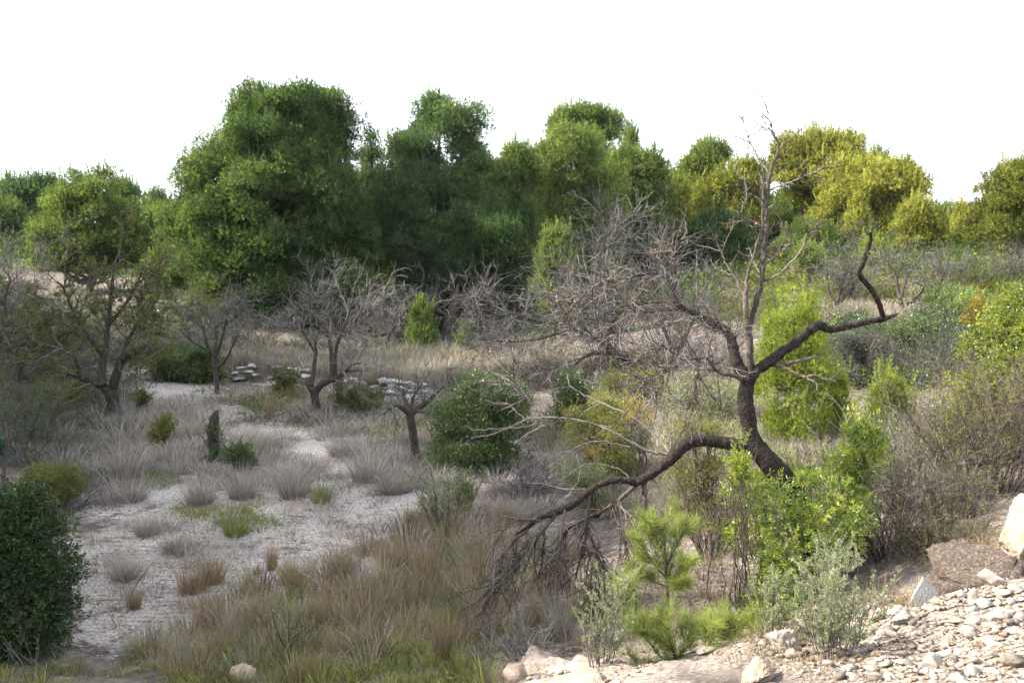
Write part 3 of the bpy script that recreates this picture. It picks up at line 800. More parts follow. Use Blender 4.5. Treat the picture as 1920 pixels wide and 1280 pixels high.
    Bi = [(1030, 974, 3), (990, 1026, 2.3), (944, 1076, 1.6), (908, 1118, 0.9)]
    Bj = [(1009, 973, 3), (954, 1028, 2.2), (929, 1086, 1.2)]
    Bk = [(1004, 976, 2.2), (968, 975, 1.9), (940, 1000, 1.6), (925, 1032, .9)]
    Bl = [(1060, 955, 3), (1052, 1000, 2.6), (1050, 1050, 2), (1052, 1095, 1)]
    Bm = [(1022, 985, 2), (1018, 1040, 1.6), (1010, 1085, 1)]
    Ta = [(1262, 853, 4.6), (1220, 846, 4), (1178, 826, 3.6), (1136, 803, 3.2), (1102, 792, 3), (1057, 784, 2.6), (1017, 782, 2.3), (984, 788, 2), (953, 803, 1.8), (911, 817, 1.4), (882, 819, 0.8)]
    Tb = [(1008, 784, 1.8), (995, 798, 1.7), (944, 803, 1.6), (882, 806, 0.9)]
    Tc = [(1046, 790, 1.8), (1001, 806, 1.7), (964, 831, 1.2)]
    Td = [(1004, 782, 1.9), (992, 750, 1.8), (978, 730, 1.7), (965, 722, 1.6), (964, 700, 1.4), (967, 678, .8)]
    Te = [(966, 721, 1.4), (940, 720, 1.3), (915, 722, .7)]
    Tf = [(984, 786, 1.6), (953, 758, 1.5), (930, 756, 1.2), (911, 749, .7)]
    Tg = [(1256, 848, 4), (1220, 809, 3.4), (1186, 781, 2.8), (1141, 761, 2.3), (1099, 742, 1.9), (1068, 722, 1.6), (1065, 702, .9)]
    Th = [(1124, 757, 1.7), (1090, 772, 1.5), (1068, 772, 1.4), (1023, 730, .9)]
    Ti = [(1182, 838, 2.2), (1121, 827, 2), (1082, 837, 1.8), (1057, 857, 1.6), (1023, 879, 1)]
    Tj = [(1258, 845, 2.4), (1257, 817, 2.2), (1240, 789, 2), (1228, 775, 1)]
    Tk = [(1190, 905, 2), (1160, 880, 1.8), (1100, 870, 1.6), (1040, 905, 1.4), (1000, 890, 1)]
    Tl = [(1110, 918, 1.8), (1050, 915, 1.6), (1000, 905, 1.2), (915, 905, .7)]
    Tm = [(1042, 956, 1.8), (1085, 900, 1.6), (1082, 850, 1)]
    dark = [('limb', R, 0, 0.25), ('limb', Rup, 0.2, -0.1), ('limb', Lb, 0, 0.55), ('limb', B, 0, -0.35)]
    Up = [(x_, y_, r_ * .88) for x_, y_, r_ in Up]
    red = [(Up, 0, .2), (Ug, 0, 0.1), (Ug2, 0.05, 0.4), (Us, 0.1, 0.3), (Lg, 0.5, 0.8), (Lk, 0, -0.5), (Lm, -.3, -.4), (Ln, -.1, -.4), (Lo, -.3, -.8), (Lf, .4, .1), (Le, .5, .6), (Rlow, 0.05, -.3), (Rlow2, -.15, -.3), (Rmid, 0.05, .4), (Bb, -.15, .3), (Bc, -.12, -.2), (Bd, -.2, -.4), (Be, -.25, -.6), (Bf, -.25, -.1), (Bg, -.2, .2), (Bh, -.3, -.3), (Bi, -.3, -.55), (Bj, -.3, -.1), (Bk, -.3, -.7), (Bl, -.3, -.5), (Bm, -.3, 0)]
    pale = [(Ua, .2, .1), (Ub, .15, .5), (Uc, .15, -.3), (Ud, .1, -.4), (Ue, .1, .4), (Uf, .15, .3), (Ug_, .1, .1), (Uh, .1, .1), (Ui, .1, .3), (La, .55, .8), (Lc, .55, .3), (Ld, .5, .9), (Lh, .4, .6), (Rst, .2, .2), (Ta, -.1, .2), (Tb, .1, 0), (Tc, .1, -.2), (Td, .1, .2), (Te, .2, .4), (Tf, .1, .3), (Tg, -.1, .5), (Th, .2, .2), (Ti, 0, .2), (Tj, -.05, .1), (Tk, -.1, .1), (Tl, -.2, 0), (Tm, -.2, -.1)]
    p, r = limb_path(trunk, d, d + 0.15, 60)
    mb = MB(); tubes(mb, p, r, 18, rough=0.07, rng=rng, a=0.45); mb.build('trunk', M['bark_dead'], t, b, smooth=True)
    acc = []
    for nm, q, o0, o1 in dark:
        p, r = limb_path(q, d + 0.12 + o0, d + 0.12 + o1, 12 * len(q) // 2 + 10)
        mb = MB(); tubes(mb, p, r, 12, rough=0.10, rng=rng, cap=True, a=0.5); mb.build('limb', M['bark_dead'], t, b, smooth=True)
        s = smooth_path(np.concatenate([p, r[:, None]], 1), 20); acc.append((s[:, :3], s[:, 3], 0))
    for lst, mat in ((red[:1], 'bark_dark'), (red[1:], 'twig_red'), (pale, 'twig_pale')):
        for q, o0, o1 in lst:
            p, r = limb_path(q, d + 0.12 + o0, d + 0.12 + o1, 6 * len(q))
            if mat == 'twig_pale': r = r * .72
            p[2:-1] += rng.normal(size=(len(p) - 3, 3)) * 0.0035
            mb = MB(); tubes(mb, p, r, 7, rough=0.12, rng=rng, cap=True, a=0.5); mb.build('branch', M[mat], t, b, smooth=True)
            s = smooth_path(np.concatenate([p, r[:, None]], 1), 20); acc.append((s[:, :3], s[:, 3], 1))
    pp = np.array([a[0] for a in acc]); pr = np.array([a[1] for a in acc]); th = np.array([a[2] for a in acc]) == 1
    px1 = d / F
    mt = MB(); mg = MB(); ml = MB()
    def lev(src, sr, cnt, ln, ang, wob, up, rp, w=None, t0=0.15, mt=mt):
        q, dd, rr, ll = spawn(src, sr, cnt, t0, 1.0, ang, rng, w)
        p_ = grow(q, dd, ln * px1 * rng.uniform(0.35, 1.5, cnt), 7, wob, up, rng)
        r_ = np.maximum((rp * px1 * rng.uniform(0.7, 1.2, cnt))[:, None] * np.linspace(1, 0.35, 7)[None], 0.4 * px1)
        tubes(mt, p_, r_, 4, np.clip(0.5 + 0.2 * rng.normal(size=cnt), 0, 1))
        return p_, r_
    # short spurs everywhere on the thin branches, long hanging twigs under the low limb, fine spray in the left part
    lev(pp[th], pr[th], 900, 17, 60, 0.25, 0.0, 0.75)
    lev(pp[~th], pr[~th], 150, 16, 65, 0.3, 0.05, 0.8)
    low = np.array([q for q in range(len(acc)) if th[q] and pp[q, :, 2].mean() < P(0, 930, d)[2]])
    a1, ar1 = lev(pp[low], pr[low], 260, 85, 34, 0.16, -0.10, 1.1)
    lev(a1, ar1, 1150, 30, 50, 0.22, -0.04, 0.65)
    lft = np.array([q for q in range(len(acc)) if pp[q, :, 0].mean() < P(1330, 0, d)[0] and pp[q, :, 2].mean() > P(0, 760, d)[2]])
    a2, ar2 = lev(pp[lft], pr[lft], 430, 75, 50, 0.16, 0.0, 1.1)
    lev(a2, ar2, 1900, 30, 50, 0.25, 0.0, 0.6, mt=mg)
    upi = np.array([q for q in range(len(acc)) if th[q] and pp[q, :, 2].mean() > P(0, 520, d)[2] and pp[q, :, 0].mean() > P(1340, 0, d)[0]])
    a3, ar3 = lev(pp[upi], pr[upi], 110, 50, 40, 0.16, 0.06, 1.0)
    lev(a3, ar3, 260, 22, 50, 0.25, 0.05, 0.6)
    mt.build('twigs', M['twig_red'], t, b, smooth=True); mg.build('twigs', M['twig_grey'], t, b, smooth=True)
    q, dd, rr, ll = spawn(np.concatenate([a2, a3]), np.ones((540, 7)), 90, 0.6, 1, 40, rng)
    leaves(ml, q, nrm(dd + [0, 0, -0.8]), 0.035, 0.012, 2, 0.5, rng.random(len(q)), rng)
    ml.build('withered_leaves', M['dead_leaf'], t, b)
dead_tree()

# ------------------------------------------------------------------ bare and thinly leaved trees of the field
G_ALM = 'old almond trees on the terraces'
traced_tree('bare grey almond tree with pale crown of fine twigs, standing before the dry stone wall', (595, 786),
    [([(594, 788, 9), (593, 765, 8), (590, 740, 8), (586, 726, 8)], 0, 0),
     ([(588, 736, 7), (578, 718, 6), (577, 712, 5)], 0, .2), ([(584, 722, 5), (589, 690, 4), (592, 655, 3.4), (588, 620, 2.4), (580, 585, 1.5)], 0, .5),
     ([(589, 738, 7), (600, 722, 6.5), (616, 714, 6), (632, 708, 5), (650, 697, 3.5), (678, 694, 2)], 0, -.3),
     ([(622, 713, 5), (623, 680, 4.6), (620, 650, 4), (615, 610, 3), (622, 560, 1.8), (625, 530, 1)], -.1, .5),
     ([(630, 711, 4.5), (628, 680, 4), (634, 640, 3.2), (650, 600, 2), (660, 570, 1)], -.1, -.6),
     ([(645, 700, 2.5), (660, 684, 2), (680, 681, 1)], -.2, -.8),
     ([(590, 660, 2.5), (570, 625, 2), (548, 600, 1.5), (530, 590, .9)], .3, -.2), ([(618, 620, 2.5), (600, 580, 2), (585, 545, 1.3)], .3, .9), ([(640, 630, 2), (670, 595, 1.5), (700, 575, 1)], -.4, .2)],
    at(595, 782)[1], levels=[(80, 52, .5, 38, .09, .0, .35, 1.0), (420, 32, .5, 38, .10, -.02, .15, .62), (1700, 20, .5, 40, .12, -.06, .1, .45)], twigmat='twig_pale', group=G_ALM)

traced_tree('broad old almond tree with dark forked trunk and sparse olive leaves, left of the path', (215, 782),
    [([(217, 785, 13), (214, 765, 12), (210, 745, 12), (206, 732, 12)], 0, 0),
     ([(207, 738, 9), (190, 722, 9), (170, 712, 8), (150, 705, 7), (132, 697, 6), (121, 702, 4)], 0, -.4),
     ([(210, 740, 9), (215, 715, 9), (222, 690, 8), (232, 670, 8), (250, 660, 8), (269, 650, 7)], 0, -.3),
     ([(192, 724, 8), (190, 700, 8), (195, 670, 6), (200, 630, 5), (204, 590, 4), (210, 540, 3), (215, 490, 1.6)], -.2, .6),
     ([(195, 670, 5), (165, 630, 4), (140, 590, 3), (120, 540, 2)], .2, -.6), ([(203, 610, 4), (235, 570, 3), (258, 530, 2), (268, 500, 1.2)], .4, .1),
     ([(224, 690, 5), (240, 640, 3.5), (262, 600, 2.5), (290, 575, 1.3)], -.2, .4), ([(165, 630, 3), (120, 620, 2.2), (85, 610, 1.2)], 0, .8), ([(150, 704, 4), (140, 670, 3), (118, 650, 2), (95, 650, 1)], -.3, -.9)],
    at(215, 780)[1], levels=[(90, 70, .5, 45, .15, .0, .3, 1.5), (330, 40, .5, 45, .18, .0, .15, .95), (900, 22, .5, 45, .2, 0, .1, .65)], twigmat='twig_dark', leaf='olive_leaf', nleaf=13000, Lpx=5.2, group=G_ALM)

traced_tree('small grey bare tree with thin straight trunk behind the leafy green bush', (407, 742),
    [([(408, 744, 5), (406, 715, 4.6), (405, 695, 4.4), (402, 670, 4)], 0, 0), ([(403, 676, 3.5), (390, 650, 3), (380, 615, 2), (372, 590, 1)], 0, .4), ([(403, 672, 3.5), (415, 640, 2.8), (425, 600, 1.8), (430, 575, 1)], 0, -.4),
     ([(405, 660, 3), (405, 620, 2), (400, 575, 1)], 0, .6), ([(408, 690, 3), (425, 672, 2.5), (440, 640, 1.5), (455, 610, .8)], 0, -.6), ([(395, 660, 2), (360, 640, 1.6), (335, 615, .9)], 0, .2)],
    at(407, 740)[1], levels=[(50, 48, .5, 42, .11, 0, .2, 1.0), (220, 30, .5, 45, .13, 0, .15, .6), (800, 18, .5, 45, .15, 0, .1, .45)], twigmat='twig_grey', leaf='olive_leaf', nleaf=500, group=G_ALM)

traced_tree('stunted pollarded almond with mossy twisted head, beside the dark green bush', (780, 868),
    [([(782, 870, 10), (779, 845, 8.5), (775, 815, 8), (771, 790, 8), (768, 772, 9)], 0, 0), ([(769, 778, 6), (755, 765, 5), (742, 760, 3), (735, 768, 1.5)], 0, -.3), ([(770, 778, 6), (785, 765, 5), (800, 755, 4), (815, 740, 2.5), (835, 722, 1.2)], 0, .2),
     ([(768, 775, 5), (762, 755, 4), (752, 735, 2.5), (735, 728, 1.2)], 0, .4), ([(782, 770, 4), (800, 772, 3), (822, 765, 1.6)], 0, -.5), ([(770, 772, 4), (775, 745, 3), (790, 720, 1.5)], 0, .1)],
    at(780, 866)[1], levels=[(60, 40, .5, 45, .2, -.02, .3, 1.4), (170, 24, .5, 50, .25, -.02, .2, .8)], twigmat='twig_grey', leaf='broom', nleaf=420, Lpx=4, group=G_ALM)

traced_tree('leaning black almond trunk with a tangle of grey twigs, behind the dead tree', (1243, 712),
    [([(1245, 716, 11), (1237, 704, 11), (1222, 695, 10)], 0, 0), ([(1236, 702, 10), (1215, 690, 10), (1195, 676, 9.5), (1175, 668, 9.5), (1155, 663, 9), (1140, 650, 8), (1128, 638, 7), (1105, 628, 5.5), (1075, 616, 4), (1040, 600, 2.8), (1000, 590, 1.5)], 0, .6),
     ([(1240, 700, 8), (1250, 685, 7), (1262, 672, 6), (1280, 640, 4), (1300, 600, 2.5), (1315, 560, 1.4)], 0, .7), ([(1150, 660, 6), (1120, 660, 5), (1095, 668, 4), (1080, 680, 2.5)], 0, -.5),
     ([(1140, 650, 5), (1130, 610, 4), (1115, 560, 3), (1120, 500, 2), (1140, 430, 1.2)], .2, 1.0), ([(1110, 630, 4), (1070, 590, 3), (1040, 560, 2), (1030, 520, 1)], .4, .6), ([(1060, 610, 3), (1000, 600, 2.4), (950, 585, 1.8), (890, 580, 1)], .6, 0),
     ([(1075, 616, 3), (1010, 635, 2.2), (950, 640, 1.6), (900, 630, .9)], .5, .2), ([(1265, 668, 4), (1240, 600, 3), (1230, 540, 2), (1215, 470, 1.2)], .2, 1.2)],
    at(1243, 710)[1], levels=[(170, 75, .5, 40, .10, 0, .2, 1.0), (700, 42, .5, 40, .12, 0, .15, .62), (2200, 22, .5, 42, .15, 0, .1, .45)], twigmat='twig_grey', group=G_ALM)

traced_tree('thin dark leaning tree at the left edge, shaded by its neighbours', (36, 730),
    [([(38, 735, 7), (37, 705, 6), (36, 680, 5.5), (30, 655, 5)], 0, 0), ([(32, 660, 4), (48, 640, 3.5), (75, 615, 3), (120, 605, 1.5)], 0, -.3), ([(30, 655, 4), (18, 620, 3), (10, 570, 2), (20, 520, 1)], 0, .4), ([(33, 665, 3.5), (8, 640, 3), (-20, 600, 2)], 0, .5), ([(36, 690, 4), (60, 670, 3.5), (85, 685, 3.5), (98, 700, 4)], 0, 0)],
    at(36, 728)[1], levels=[(60, 65, .5, 42, .15, 0, .2, 1.2), (230, 38, .5, 45, .18, 0, .15, .8), (560, 22, .5, 45, .2, 0, .1, .6)], twigmat='twig_grey', leaf='olive_leaf', nleaf=900, group=G_ALM)
traced_tree('low twisted dark tree with two stubby trunks, left of the broad almond', (100, 728),
    [([(100, 730, 6), (99, 712, 6), (97, 697, 6)], 0, 0), ([(98, 700, 5.5), (85, 685, 5), (72, 674, 4.5), (48, 672, 3.5)], 0, .3), ([(122, 728, 5), (121, 712, 5), (128, 698, 5)], .1, .1), ([(97, 700, 3), (105, 660, 2.5), (100, 620, 1.5)], .1, .6)],
    at(100, 727)[1], levels=[(50, 70, .5, 45, .16, 0, .2, 1.3), (220, 40, .5, 45, .18, 0, .15, .95), (500, 22, .5, 45, .2, 0, .1, .75)], twigmat='twig_dark', leaf='olive_leaf', nleaf=500, group=G_ALM)

traced_tree('bare forked almond on the upper right terrace, above the straw grass', (1692, 588),
    [([(1692, 590, 5), (1691, 575, 4.5), (1689, 565, 4.5)], 0, 0), ([(1690, 570, 4), (1684, 545, 3.4), (1678, 515, 2.4), (1665, 490, 1.2)], 0, .5), ([(1693, 575, 4), (1715, 562, 3.5), (1745, 555, 2.5), (1765, 530, 1.6), (1770, 505, .8)], 0, .4), ([(1695, 572, 3.5), (1720, 555, 2.8), (1735, 535, 1.5)], 0, -.4), ([(1688, 560, 2.5), (1700, 520, 2), (1705, 490, 1)], 0, .6)],
    at(1692, 588)[1], levels=[(50, 38, .5, 42, .11, .01, .2, .9), (200, 24, .5, 45, .13, 0, .15, .55), (600, 15, .5, 45, .15, 0, .1, .42)], twigmat='twig_grey', leaf='olive_leaf', nleaf=500, Lpx=3.2, group=G_ALM)
traced_tree('dim bare almond on the upper right terrace with a limb slanting up to the right', (1566, 590),
    [([(1566, 592, 5), (1567, 580, 4.5), (1570, 568, 4)], 0, 0), ([(1569, 572, 3.6), (1585, 555, 3), (1600, 540, 2)], 0, .2), ([(1568, 570, 3), (1555, 545, 2), (1550, 510, 1)], 0, .4), ([(1570, 566, 3), (1580, 530, 2), (1590, 490, 1)], 0, .5)],
    at(1566, 590)[1], levels=[(50, 40, .5, 42, .11, .01, .2, .9), (190, 26, .5, 45, .13, 0, .15, .55), (500, 16, .5, 45, .15, 0, .1, .42)], twigmat='twig_grey', leaf='olive_leaf', nleaf=600, Lpx=3.2, group=G_ALM)
traced_tree('fallen pale-stemmed dead tree lying under the pines, left of the tall black trunk', (770, 660),
    [([(722, 668, 4), (724, 645, 3.6), (730, 625, 3)], 0, 0), ([(700, 630, 4), (724, 625, 4), (740, 620, 2)], 0, .2), ([(728, 630, 2.4), (718, 600, 1.8), (710, 570, 1)], .1, .5), ([(730, 625, 3), (755, 590, 2.2), (760, 560, 1.2)], .1, -.4)],
    34.0, levels=[(45, 36, .5, 42, .11, 0, .1, .8), (200, 26, .5, 45, .13, 0, .1, .5), (600, 16, .5, 45, .15, 0, .1, .38)], twigmat='twig_grey')
traced_tree('tall leaning black tree trunk in the gap under the dark pines', (842, 650),
    [([(842, 655, 13), (846, 600, 12), (852, 568, 8), (857, 545, 4), (860, 530, 1)], 0, .4), ([(850, 590, 4), (880, 560, 2.5), (910, 545, 1)], 0, -.6), ([(848, 600, 4), (815, 575, 2.5), (790, 560, 1)], 0, .3)],
    38.0, levels=[(70, 50, .5, 45, .15, 0, .2, 1.2), (220, 30, .5, 45, .18, 0, .15, .8)], twigmat='twig_dark')
# grey thickets
G_TH = 'grey leafless thickets at the foot of the wood'
def thicket(label, px, py, w, h, d, leaf=None, leafk=0, mat='twig_grey', n=34, name='bare_thicket', sub=10, s2=3):
    return brush(label, px, py, w, h, mat, leaf, n, sub, d, leafk, 3.6, 0.10, 0.02, 0.85, name, G_TH, 0.36, (0.4, 0.2), s2)
thicket('grey bare thicket behind the pale-crowned almond, under the big pine', 690, 690, 200, 95, 33)
thicket('low grey thicket at the foot of the tall black trunk', 830, 680, 150, 45, 33.5)
thicket('grey thicket left of the pale-crowned almond, behind the stone wall', 470, 690, 190, 85, 33.5, 'grey_leaf', 1)
thicket('grey thicket with dim leaves beyond the top end of the path', 330, 680, 150, 80, 36, 'olive_leaf', 2)
thicket('tall grey twig thicket right of the leaning black almond', 1340, 700, 200, 190, 24, None, 0)
thicket('tangled grey twig thicket in front of the narrow young pine', 1130, 690, 150, 270, 27.5, None, 0)
thicket('reddish grey thicket with few leaves behind the dead tree uprights', 1270, 700, 230, 200, 26, 'olive_leaf', 1, 'twig_red')
thicket('grey brushwood heap beside the white stone, under the pines', 930, 690, 130, 80, 31)
thicket('blue-grey thicket at the left edge, below the pale rock', 40, 600, 150, 140, 42)
thicket('grey thicket on the slope left of the forked upper almond', 1600, 600, 150, 80, 34, 'grey_leaf', 1)
thicket('grey-brown thicket on the slope right of the forked upper almond', 1790, 590, 150, 85, 33, 'olive_leaf', 1)
thicket('grey thicket at the right edge, above the tall golden bush', 1890, 590, 130, 90, 33)
thicket('dull thicket below the golden domed pine', 1650, 520, 220, 80, 44, 'olive_leaf', 2)
thicket('dark bare thicket in the shaded hollow right of the young pines', 1730, 750, 230, 135, 21, None, 0, 'twig_dark', 60)
thicket('dark twiggy thicket with dim leaves at the left edge of the field', 20, 850, 220, 140, 17.5, 'lentisk_dark', 6, 'twig_dark', 50)
thicket('shadowy grey thicket in front of the leaning left tree', 70, 800, 180, 100, 20, 'olive_leaf', 6, 'twig_dark', 40)
thicket('sparse grey thicket at the far left, beneath the thin leaning tree', -10, 720, 140, 140, 27, 'grey_leaf', 1, 'twig_grey', 50)

# ------------------------------------------------------------------ pines
pine('tallest pine, broad and dense with dark layered clumps, left of the middle', [(168, 500, 585), (200, 440, 640), (260, 425, 665), (300, 370, 672), (350, 345, 675), (400, 320, 690), (450, 305, 700), (500, 310, 705), (550, 345, 690), (598, 400, 660)], 41, 560, 'pine_deep', 620, (0.47, 1.09), 2.0, trunk=0.22, tint=(.5, .24), lump=0, depthk=.9)
pine('tall dark pine with a ragged open top, right of the tallest pine', [(180, 800, 850), (220, 760, 905), (270, 720, 918), (330, 690, 930), (400, 690, 950), (460, 685, 960), (520, 690, 950), (580, 720, 930), (630, 760, 900)], 43, 825, 'pine_blue', 262, (0.44, 0.98), 1.7, trunk=0.2, tint=(.5, .22))
pine('slender dark pine top squeezed between the two tallest pines', [(250, 680, 705), (300, 668, 730), (380, 660, 740), (450, 660, 745), (540, 670, 740)], 45, 700, 'pine_blue', 81, (0.42, 0.80), 1.3)
pine('bushy mid-green pine just right of the ragged-topped pine', [(272, 930, 985), (310, 915, 1010), (360, 905, 1020), (430, 900, 1020), (500, 905, 1010), (560, 915, 1000)], 45, 965, 'pine_mid', 141, (0.47, 0.98), 1.7)
pine('bright green pine with upright shoots in the middle of the wood', [(245, 1050, 1085), (280, 1000, 1130), (330, 985, 1150), (400, 985, 1160), (470, 990, 1160), (540, 1000, 1140)], 47, 1070, 'pine_mid', 181, (0.47, 0.98), 1.7, tint=(.6, .22))
pine('tall round-topped pine rising behind the middle of the wood', [(208, 1060, 1110), (225, 1030, 1150), (255, 1015, 1165), (285, 1040, 1150), (330, 1070, 1120)], 62, 1098, 'pine_mid', 111, (0.53, 1.09), 1.8, tint=(.55, .22))
pine('thin sparse pine spire beside the round-topped pine', [(245, 1178, 1192), (270, 1165, 1203), (300, 1160, 1205), (340, 1150, 1200)], 58, 1183, 'pine_mid', 31, (0.32, 0.57), 0.9)
pine('wide mid-green pine at the right end of the wood', [(285, 1160, 1220), (320, 1135, 1245), (370, 1120, 1262), (430, 1120, 1270), (500, 1130, 1260), (560, 1140, 1240)], 50, 1190, 'pine_mid', 171, (0.47, 0.98), 1.7, tint=(.5, .22))
pine('small yellowish pine at the right foot of the wood', [(320, 1250, 1270), (360, 1235, 1290), (420, 1230, 1295), (480, 1235, 1290)], 52, 1262, 'pine_gold', 67, (0.42, 0.80), 1.6, tint=(.4, .2))
pine('narrow bright young pine before the wood, behind the grey twig tangle', [(418, 1042, 1056), (450, 1020, 1072), (500, 1005, 1078), (560, 1000, 1075), (600, 1005, 1065)], 36, 1040, 'pine_mid', 84, (0.23, 0.48), 1.7, trunk=.06, tint=(.6, .2), group='young pines')
pine('thin pole-like pine in front of the bushy mid-green pine', [(370, 985, 998), (410, 975, 1003), (440, 978, 1002)], 42, 986, 'pine_blue', 19, (0.21, 0.39), 1.2, trunk=.05, group='young pines')
pine('low shaded pine branch mass filling the foot of the wood', [(420, 880, 970), (480, 860, 990), (540, 870, 985), (600, 880, 960)], 40, 920, 'pine_deep', 121, (0.42, 0.80), 1.6, tint=(.35, .2))
pine('small dark pine at the foot of the tallest pine, left of the pale almond', [(540, 440, 510), (570, 425, 530), (610, 430, 530), (640, 440, 520)], 38, 480, 'pine_deep', 48, (0.32, 0.57), 1.6, trunk=.07, tint=(.4, .2), group='young pines')
pine('low round green pine behind the pale-crowned almond', [(510, 640, 700), (540, 615, 735), (580, 610, 750), (625, 620, 745)], 38.5, 680, 'pine_mid', 67, (0.34, 0.63), 1.6, trunk=.08, tint=(.4, .2), group='young pines')
pine('small bright green pine under the dark wood, right of the fallen dead tree', [(565, 785, 798), (600, 772, 812), (640, 762, 822), (672, 765, 818)], 33, 790, 'pine_mid', 52, (0.17, 0.34), 1.7, trunk=.05, tint=(.55, .2), group='young pines')
pine('tiny bright pine at the base of the tall black trunk', [(625, 868, 878), (650, 860, 890), (672, 860, 890)], 32.5, 873, 'pine_mid', 24, (0.13, 0.25), 1.7, trunk=.04, tint=(.65, .2), group='young pines')
pine('umbrella-shaped pine with bare stem against the sky, right of the wood', [(270, 1300, 1345), (285, 1280, 1370), (310, 1275, 1372), (335, 1285, 1355), (370, 1290, 1340)], 66, 1320, 'pine_mid', 76, (0.53, 0.98), 1.5, tint=(.6, .22))
pine('wide flat-topped pine with sunlit crown behind the dead tree top', [(252, 1545, 1580), (275, 1480, 1605), (300, 1440, 1610), (330, 1430, 1605), (360, 1445, 1580), (400, 1470, 1560)], 60, 1520, 'pine_gold', 141, (0.53, 1.09), 1.7, tint=(.45, .25), trunk=.2)
pine('yellow-green pine behind the fork of the dead tree uprights', [(305, 1370, 1420), (340, 1330, 1440), (390, 1300, 1450), (440, 1295, 1450), (490, 1310, 1440)], 54, 1375, 'pine_gold', 130, (0.47, 0.92), 1.7, tint=(.35, .22))
pine('small pine tip peeping over the golden domed pine', [(292, 1630, 1655), (315, 1615, 1670), (340, 1610, 1675)], 64, 1642, 'pine_mid', 27, (0.42, 0.80), 1.7)
pine('broad golden domed pine with brightly sunlit top, on the right', [(303, 1610, 1690), (325, 1550, 1735), (355, 1525, 1755), (395, 1515, 1760), (430, 1520, 1745), (460, 1540, 1700)], 52, 1640, 'pine_gold', 192, (0.47, 1.03), 1.9, tint=(.55, .25), trunk=.18)
pine('small golden shoot-shaped pine in front of the domed pine', [(385, 1595, 1612), (405, 1585, 1628), (440, 1580, 1630)], 47, 1605, 'pine_gold', 27, (0.26, 0.52), 1.6, trunk=.06, tint=(.55, .2), group='young pines')
pine('rounded yellow-green pine between the domed pine and the right edge', [(380, 1710, 1738), (405, 1690, 1762), (440, 1676, 1775), (480, 1685, 1765), (500, 1700, 1750)], 44, 1725, 'pine_gold', 96, (0.34, 0.69), 1.8, trunk=.1, tint=(.5, .22))
pine('slim pale-topped pine below the solar panels', [(388, 1795, 1808), (415, 1780, 1822), (455, 1772, 1830), (480, 1775, 1825)], 46, 1800, 'pine_gold', 40, (0.29, 0.57), 1.6, trunk=.07, tint=(.6, .2), group='young pines')
pine('large dark-gold pine cut off by the right edge', [(305, 1885, 1925), (340, 1855, 1960), (380, 1838, 1990), (430, 1815, 2010), (470, 1805, 2010), (505, 1825, 1990)], 42, 1905, 'pine_gold', 181, (0.42, 0.86), 1.8, tint=(.28, .22), trunk=.17)
pine('bright yellow young pine on the slope behind the upturned dead limb', [(455, 1632, 1660), (475, 1618, 1668), (510, 1615, 1665)], 37, 1640, 'pine_young', 16, (0.2, 0.36), 1.8, trunk=.05, tint=(.5, .2), group='young pines')
pine('small green young pine on the slope left of the upturned dead limb', [(465, 1508, 1530), (490, 1495, 1542), (520, 1492, 1545)], 38, 1520, 'pine_mid', 36, (0.21, 0.44), 1.7, trunk=.05, tint=(.75, .2), group='young pines')
pine('tall bright yellow-green young pine just right of the dead trunk', [(528, 1480, 1505), (565, 1455, 1520), (610, 1430, 1540), (670, 1415, 1555), (730, 1410, 1560), (790, 1415, 1550), (822, 1430, 1540)], 15.5, 1488, 'pine_young', 640, (.06, .15), 3.0, 6.5, trunk=.04, tint=(.5, .24), group='young pines', flat=1, depthk=.8, k=6, wk=.09, up=1.3, nb=1, wide=1.15, lump=.8, gap=.24, under=.5)
pine('small young pine between the tall yellow-green one and the dark hollow', [(700, 1562, 1576), (730, 1548, 1590), (770, 1540, 1596), (810, 1545, 1592)], 16, 1568, 'pine_young', 140, (.07, .14), 3.0, 6.5, trunk=.04, tint=(.5, .24), group='young pines', flat=1, depthk=.8, k=6, wk=.09, up=1.3, nb=1, wide=1.0, under=.5)
pine('bushy bright young pine in front of the dark hollow on the right', [(705, 1650, 1685), (735, 1630, 1702), (775, 1622, 1712), (815, 1630, 1705)], 16.5, 1665, 'pine_young', 240, (.08, .16), 3.0, 6.5, trunk=.04, tint=(.5, .24), group='young pines', flat=1, depthk=.8, k=6, wk=.09, up=1.3, nb=1, wide=1.0, under=.5)
pine('mid-green pine on the left, rising behind the leafy almond', [(322, 165, 195), (345, 120, 230), (385, 95, 258), (430, 65, 270), (470, 60, 270), (510, 70, 250)], 50, 165, 'pine_mid', 151, (0.47, 0.98), 1.7, tint=(.42, .22))
pine('distant dark pine crown on the far left skyline', [(335, 45, 85), (350, 15, 108), (380, 0, 115), (415, 5, 110), (440, 30, 90)], 78, 60, 'pine_blue', 84, (0.63, 1.26), 1.8, tint=(.4, .2))
pine('pale green pine cut off by the left edge', [(378, -20, 25), (400, -40, 45), (440, -45, 55), (480, -40, 50)], 66, 5, 'pine_mid', 67, (0.53, 1.03), 1.7, tint=(.35, .2))
pine('tiny far round pine on the skyline left of the tallest pine', [(370, 278, 302), (382, 268, 314), (398, 272, 310)], 95, 291, 'pine_blue', 24, (0.53, 0.98), 1.7)
pine('hazy green pine on the left, beside the tallest pine', [(388, 255, 290), (415, 240, 315), (450, 238, 320), (490, 245, 315), (520, 255, 310)], 62, 280, 'pine_mid', 81, (0.53, 0.98), 1.6, tint=(.35, .2))
pine('low light green pine at the left foot of the tallest pine', [(470, 290, 330), (500, 280, 345), (540, 285, 350), (570, 300, 345)], 44, 315, 'pine_mid', 52, (0.37, 0.69), 1.6, trunk=.08, tint=(.4, .2), group='young pines')
